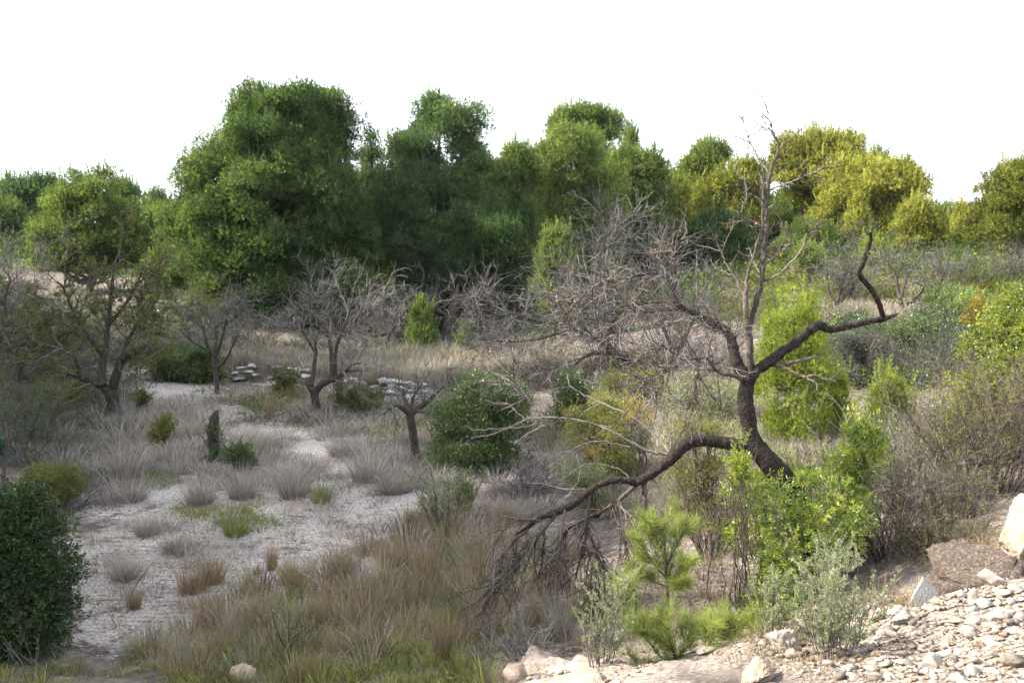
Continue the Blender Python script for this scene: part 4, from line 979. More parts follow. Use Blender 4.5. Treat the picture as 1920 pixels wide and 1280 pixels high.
pine('dim far pine right of the hazy pale rock', [(350, 225, 250), (375, 205, 268), (410, 205, 265), (450, 215, 260)], 70, 238, 'pine_blue', 48, (0.53, 1.03), 1.6, tint=(.45, .2))
pine('background pine filling the skyline behind the umbrella pine', [(318, 1215, 1300), (350, 1200, 1320), (400, 1210, 1330), (460, 1230, 1330)], 72, 1265, 'pine_mid', 81, (0.63, 1.15), 1.7, tint=(.4, .22))
pine('shaded background pine under the flat-topped pine', [(360, 1455, 1545), (400, 1440, 1560), (450, 1440, 1560), (480, 1450, 1550)], 64, 1500, 'pine_deep', 81, (0.53, 1.03), 1.7, tint=(.35, .2))
pine('far pine in the gap right of the golden domed pine', [(400, 1755, 1790), (425, 1745, 1800), (460, 1745, 1800)], 62, 1772, 'pine_mid', 40, (0.42, 0.80), 1.7, tint=(.5, .2))

# tall unseen pines added just left of the view to shade the field
def shade_pine(label, x, y, h, w, n):
    rng = rng_next()
    b = np.array([x, y, float(gz(x, y))])
    t = thing('pine_tree', label, 'tree', b, 'pines added left of the view to shade the field')
    z = rng.uniform(.25, .97, n); hw = w * np.sqrt(np.clip(1 - ((z - .45) / .56) ** 2, .04, 1))
    th = rng.uniform(0, 6.28, n); rho = rng.random(n) ** .5
    c = b + np.stack([hw * rho * np.cos(th), hw * rho * np.sin(th), z * h], 1); r = rng.uniform(.6, 1.1, n)
    mt = MB(); limbs_to(mt, b, b + [0, 0, h * .95], c, .22, rng, 40); mt.build('trunk', M['bark_pine'], t, b, smooth=True)
    mc = MB(); foliage(mc, c, r, 'needle', .16, .045, 4, 9, rng); mc.build('crown', M['pine_deep'], t, b)
for x_, y_, h_, w_, s_ in [(-15.5, 14, 14, 4.0, 'nearest, beside the shadowed thicket'), (-18, 19.5, 15.5, 4.2, 'second from the camera'), (-20, 25, 16, 4.2, 'third from the camera'), (-22, 30, 15, 4.0, 'farthest, toward the hazy rock'), (-13.5, 9, 12, 3.4, 'closest to the rubble mound')]:
    shade_pine('tall dense pine added out of view for shade: ' + s_, x_, y_, h_, w_, 150)

# ------------------------------------------------------------------ bushes
G_B = 'evergreen bushes'
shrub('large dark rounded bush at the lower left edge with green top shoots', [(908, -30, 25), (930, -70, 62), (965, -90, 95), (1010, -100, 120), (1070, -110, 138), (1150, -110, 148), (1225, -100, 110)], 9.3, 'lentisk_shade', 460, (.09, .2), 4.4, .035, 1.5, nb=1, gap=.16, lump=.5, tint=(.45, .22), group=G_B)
shrub('wide dark green bush in the middle of the field, right of the pollarded almond', [(692, 880, 960), (730, 835, 1000), (780, 805, 1010), (830, 800, 1005), (875, 830, 980)], 16.6, 'lentisk_dark', 260, (.1, .26), 4.4, .04, 1.5, nb=1, tint=(.55, .22), group=G_B)
shrub('dark bush behind the pale dead twigs, right of the wide green bush', [(695, 1060, 1110), (725, 1045, 1140), (770, 1040, 1150), (820, 1040, 1140)], 19, 'lentisk_dark', 50, (.18, .34), 4.2, .04, 1.6, tint=(.35, .2), group=G_B)
shrub('leafy green bush beside the upper end of the path', [(652, 310, 390), (675, 285, 420), (700, 275, 425), (728, 290, 415)], 27.5, 'lentisk_dark', 75, (.2, .42), 4.2, .04, 1.6, tint=(.6, .2), group=G_B)
shrub('bright glossy green bush growing round the foot of the dead tree', [(880, 1375, 1420), (900, 1350, 1600), (940, 1345, 1640), (985, 1338, 1625), (1040, 1350, 1590), (1100, 1365, 1560), (1165, 1400, 1560)], 7.9, 'lentisk_bright', 360, (.045, .1), 4.5, .038, 1.5, k=6, nb=1, depthk=1.0, gap=.22, lump=.25, tint=(.5, .24), stem='twig_red', stemr=.008, group=G_B, wk=.3)
shrub('upright green shoots of leaves rising left of the dead trunk', [(835, 1378, 1392), (860, 1370, 1402), (900, 1360, 1425)], 7.6, 'lentisk_bright', 26, (.04, .07), 4.5, .036, 1.5, k=6, nb=1, tint=(.6, .2), stem='twig_red', stemr=.006, group=G_B, wk=.3)
shrub('tall glossy yellow-green shoot right of the dead trunk', [(785, 1590, 1640), (810, 1570, 1665), (850, 1560, 1680), (890, 1545, 1650), (930, 1560, 1620)], 8.3, 'lentisk_bright', 90, (.045, .1), 4.5, .038, 1.5, k=6, nb=1, tint=(.55, .24), stem='twig_red', stemr=.008, group=G_B, wk=.3)
shrub('low tangle of green leaves on the rubble below the dead tree', [(1120, 1400, 1480), (1150, 1370, 1510), (1200, 1380, 1490)], 7.1, 'lentisk_bright', 50, (.04, .09), 4.5, .034, 1.5, k=6, nb=1, tint=(.4, .22), stem='twig_red', stemr=.006, group=G_B, wk=.3)
shrub('tall golden-green bush cut off by the right edge', [(530, 1890, 1960), (580, 1830, 2000), (630, 1805, 2020), (690, 1785, 2020), (740, 1760, 2000), (790, 1740, 1990), (840, 1760, 1960)], 11.5, 'lentisk_gold', 420, (.09, .2), 4.4, .04, 1.5, nb=1, tint=(.5, .24), stemr=.02, group=G_B)
shrub('green bush on the terrace edge above the dark hollow', [(600, 1670, 1740), (620, 1650, 1760), (655, 1660, 1755)], 25, 'lentisk_dark', 34, (.18, .34), 4.2, .04, 1.6, tint=(.75, .2), group=G_B)
shrub('grey-olive bush overhanging the dark hollow, left side', [(625, 1560, 1650), (660, 1545, 1680), (700, 1550, 1690), (745, 1570, 1680)], 23, 'grey_leaf', 60, (.2, .4), 3.6, .03, 1.3, tint=(.35, .2), depthk=.8, group=G_B)
shrub('bluish green bush on the terrace right of the forked upper almond', [(550, 1740, 1800), (575, 1720, 1830), (605, 1730, 1830)], 29, 'pine_blue', 81, (0.21, 0.46), 4, .04, 1.6, tint=(.8, .2), group=G_B)
shrub('pale sage bush with thin leaves on the right terrace edge', [(560, 1800, 1840), (585, 1780, 1870), (615, 1790, 1870)], 27, 'lentisk_bright', 30, (.16, .32), 4, .04, 1.3, tint=(.2, .2), group=G_B)
shrub('rust-tinged bush tip left of the tall golden-green bush', [(562, 1830, 1850), (585, 1810, 1860), (625, 1808, 1860)], 13, 'yellow_leaf', 16, (.08, .16), 4, .03, 1.1, tint=(.25, .2), group=G_B)
shrub('green bush at the left edge behind the shadowy thicket', [(515, -40, 18), (560, -50, 22), (610, -50, 15)], 34, 'lentisk_dark', 20, (.25, .5), 4.2, .04, 1.6, tint=(.6, .2), group=G_B)
shrub('low yellow-leaved bush behind the thin trunk at the left edge', [(872, 45, 100), (895, 30, 150), (935, 50, 160)], 13.6, 'olive_leaf', 30, (.1, .22), 4, .03, 1.2, tint=(.5, .22), group=G_B)
shrub('dark ivy climbing the broken stump in the field', [(795, 392, 408), (815, 382, 425), (850, 372, 432), (868, 380, 430)], 17.6, 'lentisk_dark', 40, (.05, .1), 4.2, .03, 1.4, tint=(.5, .2), nb=1, name='ivy', group=None)
shrub('low dark creeper patch right of the broken stump', [(838, 425, 465), (850, 410, 495), (872, 420, 490)], 16.8, 'lentisk_dark', 24, (.08, .16), 4, .03, 1.3, tint=(.4, .2), group=G_B)
shrub('small round green bush before the stone wall, left of the pale almond', [(690, 512, 540), (710, 500, 560), (740, 505, 555)], 25, 'olive_leaf', 20, (.12, .24), 4, .04, 1.5, tint=(.4, .2), group=G_B)
shrub('low olive bush right of the pale almond trunk', [(722, 620, 690), (750, 605, 720), (785, 610, 715)], 22.5, 'olive_leaf', 44, (.14, .26), 3.8, .03, 1.3, tint=(.35, .2), group=G_B)
shrub('soft yellow-green bush left of the broad almond trunk', [(722, 120, 150), (745, 108, 160), (768, 115, 155)], 22.5, 'broom', 20, (.12, .24), 4, .03, 1.4, tint=(.4, .2), group=G_B)
shrub('yellowish spiky bush right of the broad almond, by the grey tufts', [(775, 285, 320), (800, 272, 335), (832, 280, 330)], 18.6, 'broom', 24, (.1, .2), 4, .03, 1.2, tint=(.3, .2), group=G_B)
shrub('slim olive shoot bush just right of the broad almond trunk', [(735, 255, 272), (755, 250, 280), (785, 252, 280)], 22, 'broom', 12, (.1, .18), 4, .03, 1.2, tint=(.3, .2), group=G_B)
G_Y = 'yellowing broom bushes behind the dead tree'
shrub('yellow-flecked bush behind the pale dead twigs', [(735, 1100, 1170), (770, 1070, 1220), (820, 1060, 1230), (870, 1080, 1210), (900, 1090, 1200)], 15, 'broom', 90, (.12, .24), 4, .03, .85, tint=(.5, .22), wk=.25, group=G_Y)
shrub('bright yellow sprig bush in the middle of the pale dead twigs', [(742, 1175, 1230), (770, 1150, 1250), (800, 1160, 1240)], 14.6, 'yellow_leaf', 9, (.05, .11), 4, .03, .8, tint=(.5, .22), wk=.25, group=G_Y)
shrub('dull olive broom left of the dead trunk, under the arching limb', [(780, 1240, 1340), (830, 1230, 1380), (890, 1225, 1380), (960, 1240, 1370), (1000, 1260, 1350)], 11.5, 'broom', 90, (.1, .2), 4, .025, .8, tint=(.35, .2), wk=.22, stem='twig_red', group=G_Y)
shrub('orange-tinted sprig bush under the lowest pale twigs', [(835, 1090, 1135), (860, 1080, 1150), (900, 1085, 1140)], 14.2, 'yellow_leaf', 10, (.05, .1), 4, .03, .7, tint=(.35, .2), wk=.25, group=G_Y)
shrub('green-grey broom hanging behind the low dead limb', [(870, 1050, 1120), (905, 1040, 1150), (950, 1060, 1170), (990, 1070, 1160)], 13, 'rosemary', 50, (.1, .2), 4, .025, .9, tint=(.3, .2), wk=.2, group=G_Y)
shrub('olive bush between the leaning black almond and the dead trunk', [(700, 1260, 1350), (740, 1240, 1390), (800, 1240, 1400)], 19, 'rosemary', 60, (.14, .28), 4, .03, 1.0, tint=(.4, .2), wk=.22, group=G_Y)
shrub('brownish bush below the leaning black almond', [(690, 1150, 1230), (720, 1120, 1250), (760, 1130, 1250)], 21, 'broom', 46, (.14, .28), 4, .03, 1.0, tint=(.3, .22), wk=.25, group=G_Y)

# twiggy olive scrub of the right bank
G_S = 'wiry scrub on the right bank'
brush('wiry olive scrub at the right edge above the boulder', 1850, 985, 330, 270, 'twig_red', 'broom', 90, 12, 9.6, 4.5, 4, .1, .02, .8, 'wiry_scrub', G_S, .7, sub2=1, wk=.2)
brush('wiry grey-green scrub between the green bush and the right edge', 1700, 1000, 300, 190, 'twig_grey', 'broom', 90, 12, 9.9, 4, 4, .1, .02, .8, 'wiry_scrub', G_S, .7, sub2=1, wk=.2)
brush('purplish bare scrub at the edge of the rubble, right of the dead trunk', 1660, 1120, 230, 190, 'twig_red', None, 80, 12, 8.3, 0, 4, .14, .02, .9, 'wiry_scrub', G_S, .6, sub2=2)
brush('straggly pale scrub behind the green bush, between two young pines', 1590, 900, 240, 110, 'twig_pale', 'broom', 60, 10, 11.5, 3, 4, .1, .02, .8, 'wiry_scrub', G_S, .7, sub2=1, wk=.2)
brush('dry reddish scrub on the slope behind the green bush', 1500, 900, 200, 80, 'twig_red', 'broom', 60, 10, 13, 3, 4, .12, .02, .8, 'wiry_scrub', G_S, .7, sub2=1, wk=.2)
brush('dark scrub in the corner between boulder and right edge', 1790, 1010, 200, 110, 'twig_dark', 'olive_leaf', 60, 12, 8.8, 3, 4, .12, .02, .9, 'wiry_scrub', G_S, .7, sub2=1, wk=.2)
brush('purplish low scrub on the brown soil behind the boulder', 1760, 1060, 200, 110, 'twig_red', 'broom', 70, 12, 7.9, 2, 4, .13, .02, 1.0, 'wiry_scrub', G_S, .6, sub2=1, wk=.2)
brush('thin bare scrub left of the green bush, above the pale ledge', 1330, 1050, 150, 160, 'twig_red', 'broom', 46, 10, 9.6, 1.5, 4, .12, .02, .8, 'wiry_scrub', G_S, .65, sub2=1, wk=.2)
# rosemary sprigs in front
G_R = 'rosemary plants on the rubble edge'
brush('upright grey-green rosemary with pale tips in front of the dead trunk', 1550, 1185, 140, 175, 'twig_grey', 'rosemary', 15, 6, 6.9, 22, 5, .06, .05, .5, 'rosemary', G_R, .8, wk=.2)
brush('rosemary at the bottom edge, right of centre', 1560, 1330, 200, 190, 'twig_grey', 'rosemary', 32, 7, 5.7, 22, 5, .06, .05, .6, 'rosemary', G_R, .8, wk=.2)
brush('dark green rosemary sprigs at the bottom edge, right of the pale ledge', 1125, 1330, 120, 190, 'twig_grey', 'rosemary', 16, 6, 6.3, 20, 5, .06, .05, .5, 'rosemary', G_R, .8, wk=.2)
brush('rosemary between the two bright pine seedlings', 1450, 1300, 110, 150, 'twig_grey', 'rosemary', 20, 6, 6.2, 20, 5, .06, .05, .5, 'rosemary', G_R, .8, wk=.2)
brush('small rosemary tuft on the slope left of the upper pine seedling', 1120, 1170, 60, 120, 'twig_grey', 'rosemary', 16, 6, 8.0, 14, 5, .06, .05, .4, 'rosemary', G_R, .8, wk=.2)
# pale sprouting plants at the bottom
brush('white-stemmed leafy sprout plant among the grass at the bottom', 540, 1300, 130, 150, 'twig_pale', 'broom', 12, 5, 8.6, 10, 6, .14, .03, .8, 'sprouting_plant', None, 1.3)
brush('pale bare twig plant in the lower left corner', 60, 1290, 130, 110, 'twig_pale', None, 9, 5, 8.9, 0, 6, .16, .02, .9, 'bare_plant', None, 1.0)
brush('slender grey-green plant at the edge of the pale ground, centre', 830, 1000, 120, 120, 'twig_grey', 'rosemary', 26, 8, None, 7, 4.5, .1, .04, .6, 'slender_plant', None, .7, wk=.22)
brush('green reed-like plant beside the pale track, below the wide bush', 870, 960, 70, 85, 'green_grass', 'rosemary', 36, 5, None, 6, 4.5, .08, .06, .5, 'slender_plant', None, .7, wk=.22)
brush('silvery dry twig bush in the middle of the bottom edge', 985, 1235, 190, 110, 'twig_pale', None, 50, 9, None, 0, 4, .2, -.02, 1.1, 'dry_bush', None, .8)
brush('mauve-grey twig bush in the field below the wide green bush', 985, 930, 150, 70, 'twig_grey', None, 60, 9, None, 0, 4, .16, .0, 1.1, 'dry_bush', None, .7, sub2=1)
brush('grey twig bush in front of the low yellow-leaved bush', 120, 965, 150, 90, 'twig_dark', 'grey_leaf', 50, 9, None, 2, 4, .14, .0, 1.0, 'dry_bush', None, .7, sub2=1)

# bright pine seedlings
def seedling(label, base, stems, d, L=0.105):
    rng = rng_next()
    b = P(base[0], base[1], d); b[2] = float(gz(b[0], b[1]))
    t = thing('pine_seedling', label, 'tree', b, 'bright pine seedlings in front')
    mt, mn = MB(), MB()
    for i, (pts, o0, o1) in enumerate(stems):
        p, r = limb_path(pts, d + o0, d + o1, 16)
        if i == 0: p[0, 2] = min(p[0, 2], b[2] - .03)
        tubes(mt, p, r, 6, .5)
        T = nrm(np.gradient(p, axis=0))
        n = int(16 * len(pts))
        k = np.clip((rng.random(n) ** .7 * 16), 3 if i else 6, 15.9).astype(int)
        ax = T[k] * 1.1 + unit(n, rng) * .55
        needles(mn, p[k] + rng.normal(size=(n, 3)) * .006, nrm(ax), L, .0032, 6, .42, np.clip(.5 + .25 * rng.normal(size=n), 0, 1), rng)
        q, dd, rr, ll = spawn(p[None], r[None], 7, .3, .95, 45, rng)
        s2 = grow(q, dd, ll * rng.uniform(.2, .42, 7), 8, .08, .12, rng)
        tubes(mt, s2, np.full((7, 8), .0035) * np.linspace(1, .4, 8), 4, .5)
        qq = s2[:, 1:].repeat(5, 0).reshape(-1, 3) + rng.normal(size=(7 * 5 * 7, 3)) * .012
        aa = nrm(np.gradient(s2, axis=1))[:, 1:].repeat(5, 0).reshape(-1, 3)
        needles(mn, qq, nrm(aa * 1.1 + unit(len(qq), rng) * .55), L, .0032, 5, .42, np.clip(.5 + .25 * rng.normal(size=len(qq)), 0, 1), rng)
    mt.build('trunk', M['twig_red'], t, b, smooth=True); mn.build('crown', M['seedling'], t, b)
seedling('upright bright green pine seedling on the slope below the low dead limb', (1252, 1145),
    [([(1254, 1148, 3.5), (1250, 1080, 3), (1246, 1020, 2.2), (1240, 990, 1)], 0, 0), ([(1251, 1085, 2), (1222, 1050, 1.6), (1200, 1010, 1)], 0, -.1), ([(1250, 1060, 2), (1270, 1020, 1.6), (1288, 990, 1)], 0, .1),
     ([(1252, 1100, 2), (1215, 1085, 1.6), (1185, 1070, 1)], 0, .1), ([(1251, 1100, 2), (1275, 1075, 1.6), (1290, 1050, 1)], 0, -.12), ([(1248, 1040, 1.6), (1225, 1010, 1.3), (1215, 985, .8)], 0, .12), ([(1252, 1110, 2), (1265, 1100, 1.6), (1280, 1095, 1)], 0, -.15)], 7.4)
seedling('sprawling bright green pine seedling at the bottom, right of the pale ledge', (1290, 1300),
    [([(1290, 1310, 4), (1275, 1260, 3), (1255, 1200, 2.4), (1235, 1150, 1)], 0, 0), ([(1280, 1275, 2.4), (1230, 1220, 2), (1180, 1150, 1.4), (1160, 1110, 1)], 0, .1), ([(1275, 1262, 2.4), (1320, 1220, 2), (1345, 1180, 1.3)], 0, -.1),
     ([(1262, 1220, 2), (1225, 1190, 1.6), (1190, 1180, 1)], 0, -.1), ([(1285, 1285, 2.2), (1340, 1260, 1.8), (1390, 1215, 1.2)], 0, .1), ([(1285, 1290, 2.2), (1240, 1270, 1.8), (1200, 1250, 1)], 0, -.15), ([(1268, 1240, 2), (1290, 1200, 1.6), (1300, 1170, 1)], 0, .12),
     ([(1288, 1290, 2), (1310, 1265, 1.6), (1330, 1250, 1)], 0, -.15)], 6.4)
seedling('short bright green pine seedling below the glossy bush, left side', (1400, 1240),
    [([(1400, 1245, 3), (1385, 1200, 2.4), (1365, 1160, 1)], 0, 0), ([(1390, 1215, 2), (1360, 1195, 1.5), (1335, 1165, 1)], 0, .1), ([(1393, 1220, 2), (1410, 1190, 1.5), (1420, 1170, 1)], 0, -.1)], 6.6)

# ------------------------------------------------------------------ stump, leaning trunk at the edge, fallen sticks
def stump():
    rng = rng_next(); d = 17.6
    b = P(402, 862, d); b[2] = float(gz(b[0], b[1]))
    mb = MB()
    p, r = limb_path([(402, 868, 10), (400, 835, 9), (399, 800, 9), (404, 780, 7), (408, 769, 3)], d, d + .1, 24)
    tubes(mb, p, r, 12, rough=.14, rng=rng, cap=True, a=.4)
    tag(mb.build('broken_stump', M['bark_dark'], None, b, smooth=True), 'dark broken tree stump with splintered top, wrapped in ivy at its foot', 'stump')
stump()
def edge_tree():
    rng = rng_next(); d = 12.0
    b = P(5, 920, d); b[2] = float(gz(b[0], b[1]))
    t = thing('slim_tree', 'slim smooth orange-brown trunk with teal foliage at the left edge', 'tree', b)
    mb = MB(); p, r = limb_path([(4, 960, 5), (6, 900, 4.5), (10, 850, 3.5), (13, 812, 2.5), (8, 790, 1.5)], d, d, 16)
    p[0, 2] = b[2] - .05
    tubes(mb, p, r, 8, .5); mb.build('trunk', M['twig_red'], t, b, smooth=True)
    c, rr = clump_centres([(808, -60, 8), (840, -60, 9), (875, -60, 4)], d, 26, (.08, .16), rng)
    mc = MB(); foliage(mc, c, rr, 'leaf', .04, .014, 5, 6, rng); mc.build('crown', M['teal_leaf'], t, b)
edge_tree()
def stick(label, pts, d0, d1, mat='twig_pale', lift=0.0):
    rng = rng_next()
    p, r = limb_path(pts, d0, d1, 18)
    b = p[0].copy(); b[2] = min(b[2], float(gz(b[0], b[1])))
    mb = MB(); tubes(mb, p, r, 5, .55, .1, rng, True)
    q, dd, rr, ll = spawn(p[None], r[None], 5, .3, 1, 45, rng)
    tubes(mb, grow(q, dd, ll * rng.uniform(.1, .3, 5), 5, .2, 0, rng), .5 * rr[:, None] * np.linspace(1, .3, 5)[None], 4, .5)
    tag(mb.build('dead_stick', M[mat], None, b, smooth=True), label, 'branch', 'loose dead sticks')
def gd(px, py): return float(at(px, py)[1])
stick('long thin dead stick rising from the grass tuft near the dark left bush', [(238, 1150, 1.6), (250, 1105, 1.5), (270, 1075, 1.3), (292, 1047, .8)], gd(240, 1150), gd(240, 1150))
stick('thin white stick slanting across the brown grass, lower centre', [(720, 1105, 1.4), (745, 1070, 1.3), (775, 1040, 1.2), (787, 1015, .9), (780, 1004, .7)], gd(720, 1110), gd(720, 1110))
stick('white bent twig standing in the brown grass, left of the slanting stick', [(697, 1115, 1.6), (690, 1090, 1.5), (676, 1066, 1.2), (668, 1050, .8)], gd(700, 1115), gd(700, 1115))
stick('pale forked stick beside the grey bush, above the dark left bush', [(218, 960, 1.5), (212, 930, 1.5), (200, 905, 1.3), (175, 880, 1.0), (158, 905, .7)], gd(218, 955), gd(218, 955))
stick('long pale stick lying over the tan tufts, lower left centre', [(550, 1065, 1.2), (585, 1085, 1.4), (620, 1105, 1.4), (660, 1135, 1.2)], gd(600, 1120), gd(640, 1135))
stick('crooked white twig on the shaded bare soil, lower left', [(214, 1185, 1.4), (216, 1170, 1.3), (210, 1160, 1.1), (212, 1150, .7)], gd(214, 1185), gd(214, 1185))
stick('grey stick lying on the shaded bare soil beside the dark left bush', [(190, 1210, 1.4), (225, 1195, 1.5), (250, 1180, 1.2), (268, 1168, .8)], gd(195, 1212), gd(262, 1172))
stick('weathered branch lying on the pale ledge below the pine seedling', [(1060, 1120, 3), (1090, 1105, 3), (1125, 1100, 2.5), (1160, 1090, 1.5)], gd(1060, 1128), gd(1150, 1100), 'twig_grey')
stick('thin dead stem leaning in the wiry scrub, right of the green bush', [(1716, 990, 1.4), (1722, 950, 1.3), (1745, 900, 1.1), (1757, 850, .7)], 9.3, 9.5)
stick('bare white shoot standing right of the green bush, before the young pines', [(1592, 800, 1.6), (1580, 770, 1.6), (1560, 745, 1.3), (1545, 735, .7)], 13.5, 13.6)
stick('pale snag standing in the yellowing grass right of the dead trunk', [(1452, 850, 1.3), (1448, 832, 1.3), (1436, 815, 1), (1430, 808, .7)], 12, 12)

# ------------------------------------------------------------------ stones and dry walls
import bmesh
from mathutils.noise import noise as mnoise
def rock_mesh(seed, sub=2, pts=13, rough=0.05):
    """an angular broken stone about one unit across: the hull of scattered points, chipped and roughened; returns verts, faces"""
    rng = np.random.default_rng(seed)
    bm = bmesh.new()
    p = rng.uniform(-1, 1, (pts, 3)); p = p / np.maximum(np.linalg.norm(p, axis=1, keepdims=True), .75)
    for q in p: bm.verts.new(q)
    r_ = bmesh.ops.convex_hull(bm, input=bm.verts[:])
    bmesh.ops.delete(bm, geom=[v for v in bm.verts if not v.link_faces], context='VERTS')
    if sub:
        bmesh.ops.bevel(bm, geom=bm.edges[:], offset=.035, segments=1, affect='EDGES')
        bmesh.ops.triangulate(bm, faces=bm.faces[:])
        bmesh.ops.subdivide_edges(bm, edges=bm.edges[:], cuts=sub, use_grid_fill=True)
    bmesh.ops.triangulate(bm, faces=bm.faces[:])
    bm.verts.index_update()
    v = np.array([x.co[:] for x in bm.verts]); f = np.array([[q.index for q in x.verts] for x in bm.faces]); bm.free()
    if sub:
        ns = np.array([mnoise(Vector(x * 2.2) + Vector((seed * 3.1, 0, 0))) + 0.6 * mnoise(Vector(x * 6)) + 0.35 * mnoise(Vector(x * 14)) + (0.25 * mnoise(Vector(x * 30)) if sub > 4 else 0) for x in v])
        v = v * (1 + rough * ns)[:, None]
    return v, f
ROCKS = [rock_mesh(i, 7 if i in (1, 2) else 2, 11 + i % 5, .2 if i in (1, 2) else .06) for i in range(8)]
SMALL = [rock_mesh(50 + i, 0, 7 + i % 4) for i in range(8)]
def place_rock(mb, src, pos, size, rng, a=0.5, tilt=0.5):
    v, f = src
    ax = rng.normal(size=3); ax /= np.linalg.norm(ax)
    from mathutils import Matrix
    R = np.array(Matrix.Rotation(rng.uniform(-tilt, tilt), 3, Vector(ax))) @ np.array(Matrix.Rotation(rng.uniform(0, 6.28), 3, 'Z'))
    mb.add((v * np.asarray(size) * 0.5) @ R.T + pos, t=f, a=a)
def stone(label, px, py, w, h, mat='limestone', seed=0, depth=0.8, d=None, tilt=0.25, name='stone', a=0.55, sink=0.2, group='loose pale stones on the rubble bank', cat='stone'):
    rng = rng_next()
    b = at(px, py + h * 0.5) if d is None else P(px, py + h * .5, d)
    W_, H_ = w * b[1] / F, h * b[1] / F
    mb = MB(); place_rock(mb, ROCKS[seed % 8], b + [0, 0, H_ * (0.5 - sink)], (W_ * 1.25, W_ * depth * 1.25, H_ * 1.35), rng, a, tilt)
    me = mb.mesh(name, M[mat], b, smooth=False)
    o = bpy.data.objects.new(name, me); C.objects.link(o); o.location = b
    if group: o['group'] = group
    return tag(o, label, cat)
stone('large dark conglomerate boulder on the right bank, brown underneath', 1838, 1072, 225, 112, 'conglomerate', 1, .7, 6.7, .1, 'boulder', .5, .1, None, 'boulder')
stone('cream and orange jagged rock at the right edge, above the boulder', 1918, 978, 84, 116, 'limestone_warm', 2, .8, 6.6, .2, 'jagged_rock', .6, .1, None, 'rock')
def slab():
    rng = rng_next(); d = 6.35
    mb = MB(); b = P(1735, 1130, d)
    cs = [(1706, 1128), (1730, 1085), (1760, 1112), (1764, 1136), (1720, 1138)]
    f = np.array([P(x, y, d + .06 * (x - 1706) / 58 + .12 * (1138 - y) / 50) for x, y in cs]); k = f + np.array([.02, .045, .012])
    bm_v = np.concatenate([f, k]); n = len(cs)
    me = bpy.data.meshes.new('concrete_slab')
    me.from_pydata([tuple(q - b) for q in bm_v], [], [tuple(range(n))[::-1], tuple(range(n, 2 * n))] + [(i, (i + 1) % n, n + (i + 1) % n, n + i) for i in range(n)])
    me.materials.append(M['concrete'])
    o = bpy.data.objects.new('concrete_slab', me); C.objects.link(o); o.location = b
    m = o.modifiers.new('edge', 'BEVEL'); m.width = .006; m.segments = 2
    tag(o, 'flat grey concrete slab leaning against the conglomerate boulder', 'slab')
slab()
for r_ in [
    ('long white angular stone lying on the boulder foot, right of the slab', 1858, 1090, 45, 34, 'limestone', 3, .7),
    ('upright white stone splinter below the boulder', 1823, 1128, 18, 38, 'limestone', 4, .7),
    ('flat cream stone tucked under the boulder beside the slab', 1790, 1125, 40, 22, 'limestone', 5, .8),
    ('small white cube-like stone right of the upright splinter', 1882, 1123, 28, 20, 'limestone', 6, .9),
    ('rounded greyish white stone on the right part of the rubble', 1860, 1178, 44, 26, 'limestone', 7, .8),
    ('squarish bright white block near the bottom right', 1748, 1240, 44, 46, 'limestone', 0, .9),
    ('white lump at the left end of the rubble, beside the rosemary', 1510, 1190, 38, 24, 'limestone', 1, .9),
    ('pale flat stone half buried in the middle of the rubble', 1690, 1160, 54, 28, 'limestone', 2, .8),
    ('cream stone at the upper rim of the rubble, left of the slab', 1684, 1138, 26, 22, 'limestone', 3, .9),
    ('small pale stone at the upper rim of the rubble, next to the bare scrub', 1650, 1146, 24, 16, 'limestone', 4, .9),
    ('white pebble-like stone above the squarish block', 1686, 1208, 16, 16, 'limestone', 5, .9),
    ('tan lump of stone near the right edge of the rubble', 1790, 1172, 34, 20, 'limestone_warm', 6, .9),
    ('grey stone near the right edge, below the small cube-like stone', 1888, 1155, 22, 14, 'concrete', 7, .9),
    ('white stone in the bottom left part of the rubble, behind the rosemary', 1600, 1215, 30, 26, 'limestone', 0, .9),
    ('pale knob of rock below the glossy bush', 1465, 1208, 60, 40, 'limestone', 1, .9),
    ('brown grey stone slab under the glossy bush, beside a pine seedling', 1415, 1255, 70, 50, 'limestone_warm', 2, .9),
    ('white stone low on the bank between the pine seedlings', 1325, 1215, 36, 20, 'limestone', 3, .9),
    ('pale ledge stone at the top of the bare slope, under the low limb', 1150, 1085, 40, 20, 'limestone', 4, .9),
    ('second pale ledge stone, below and left of the one at the slope top', 1120, 1103, 46, 16, 'limestone', 5, .9),
    ('cream stone on the bare slope beside the weathered branch', 1085, 1128, 26, 18, 'limestone', 6, .9),
    ('tan stone in the brown grass at the bottom, left of centre', 455, 1262, 56, 30, 'limestone_warm', 7, .9),
    ('white stone under the pines, beside the brushwood heap', 930, 648, 12, 14, 'limestone', 2, .9),
]:
    stone(*r_)
stone('red brick fragment on the rubble near the right edge', 1878, 1200, 20, 10, 'brick', 3, .8, name='brick_fragment', group='red brick fragments on the rubble', cat='brick')
stone('flat red brick fragment left of the squarish white block', 1716, 1242, 24, 8, 'brick', 5, .8, name='brick_fragment', group='red brick fragments on the rubble', cat='brick')

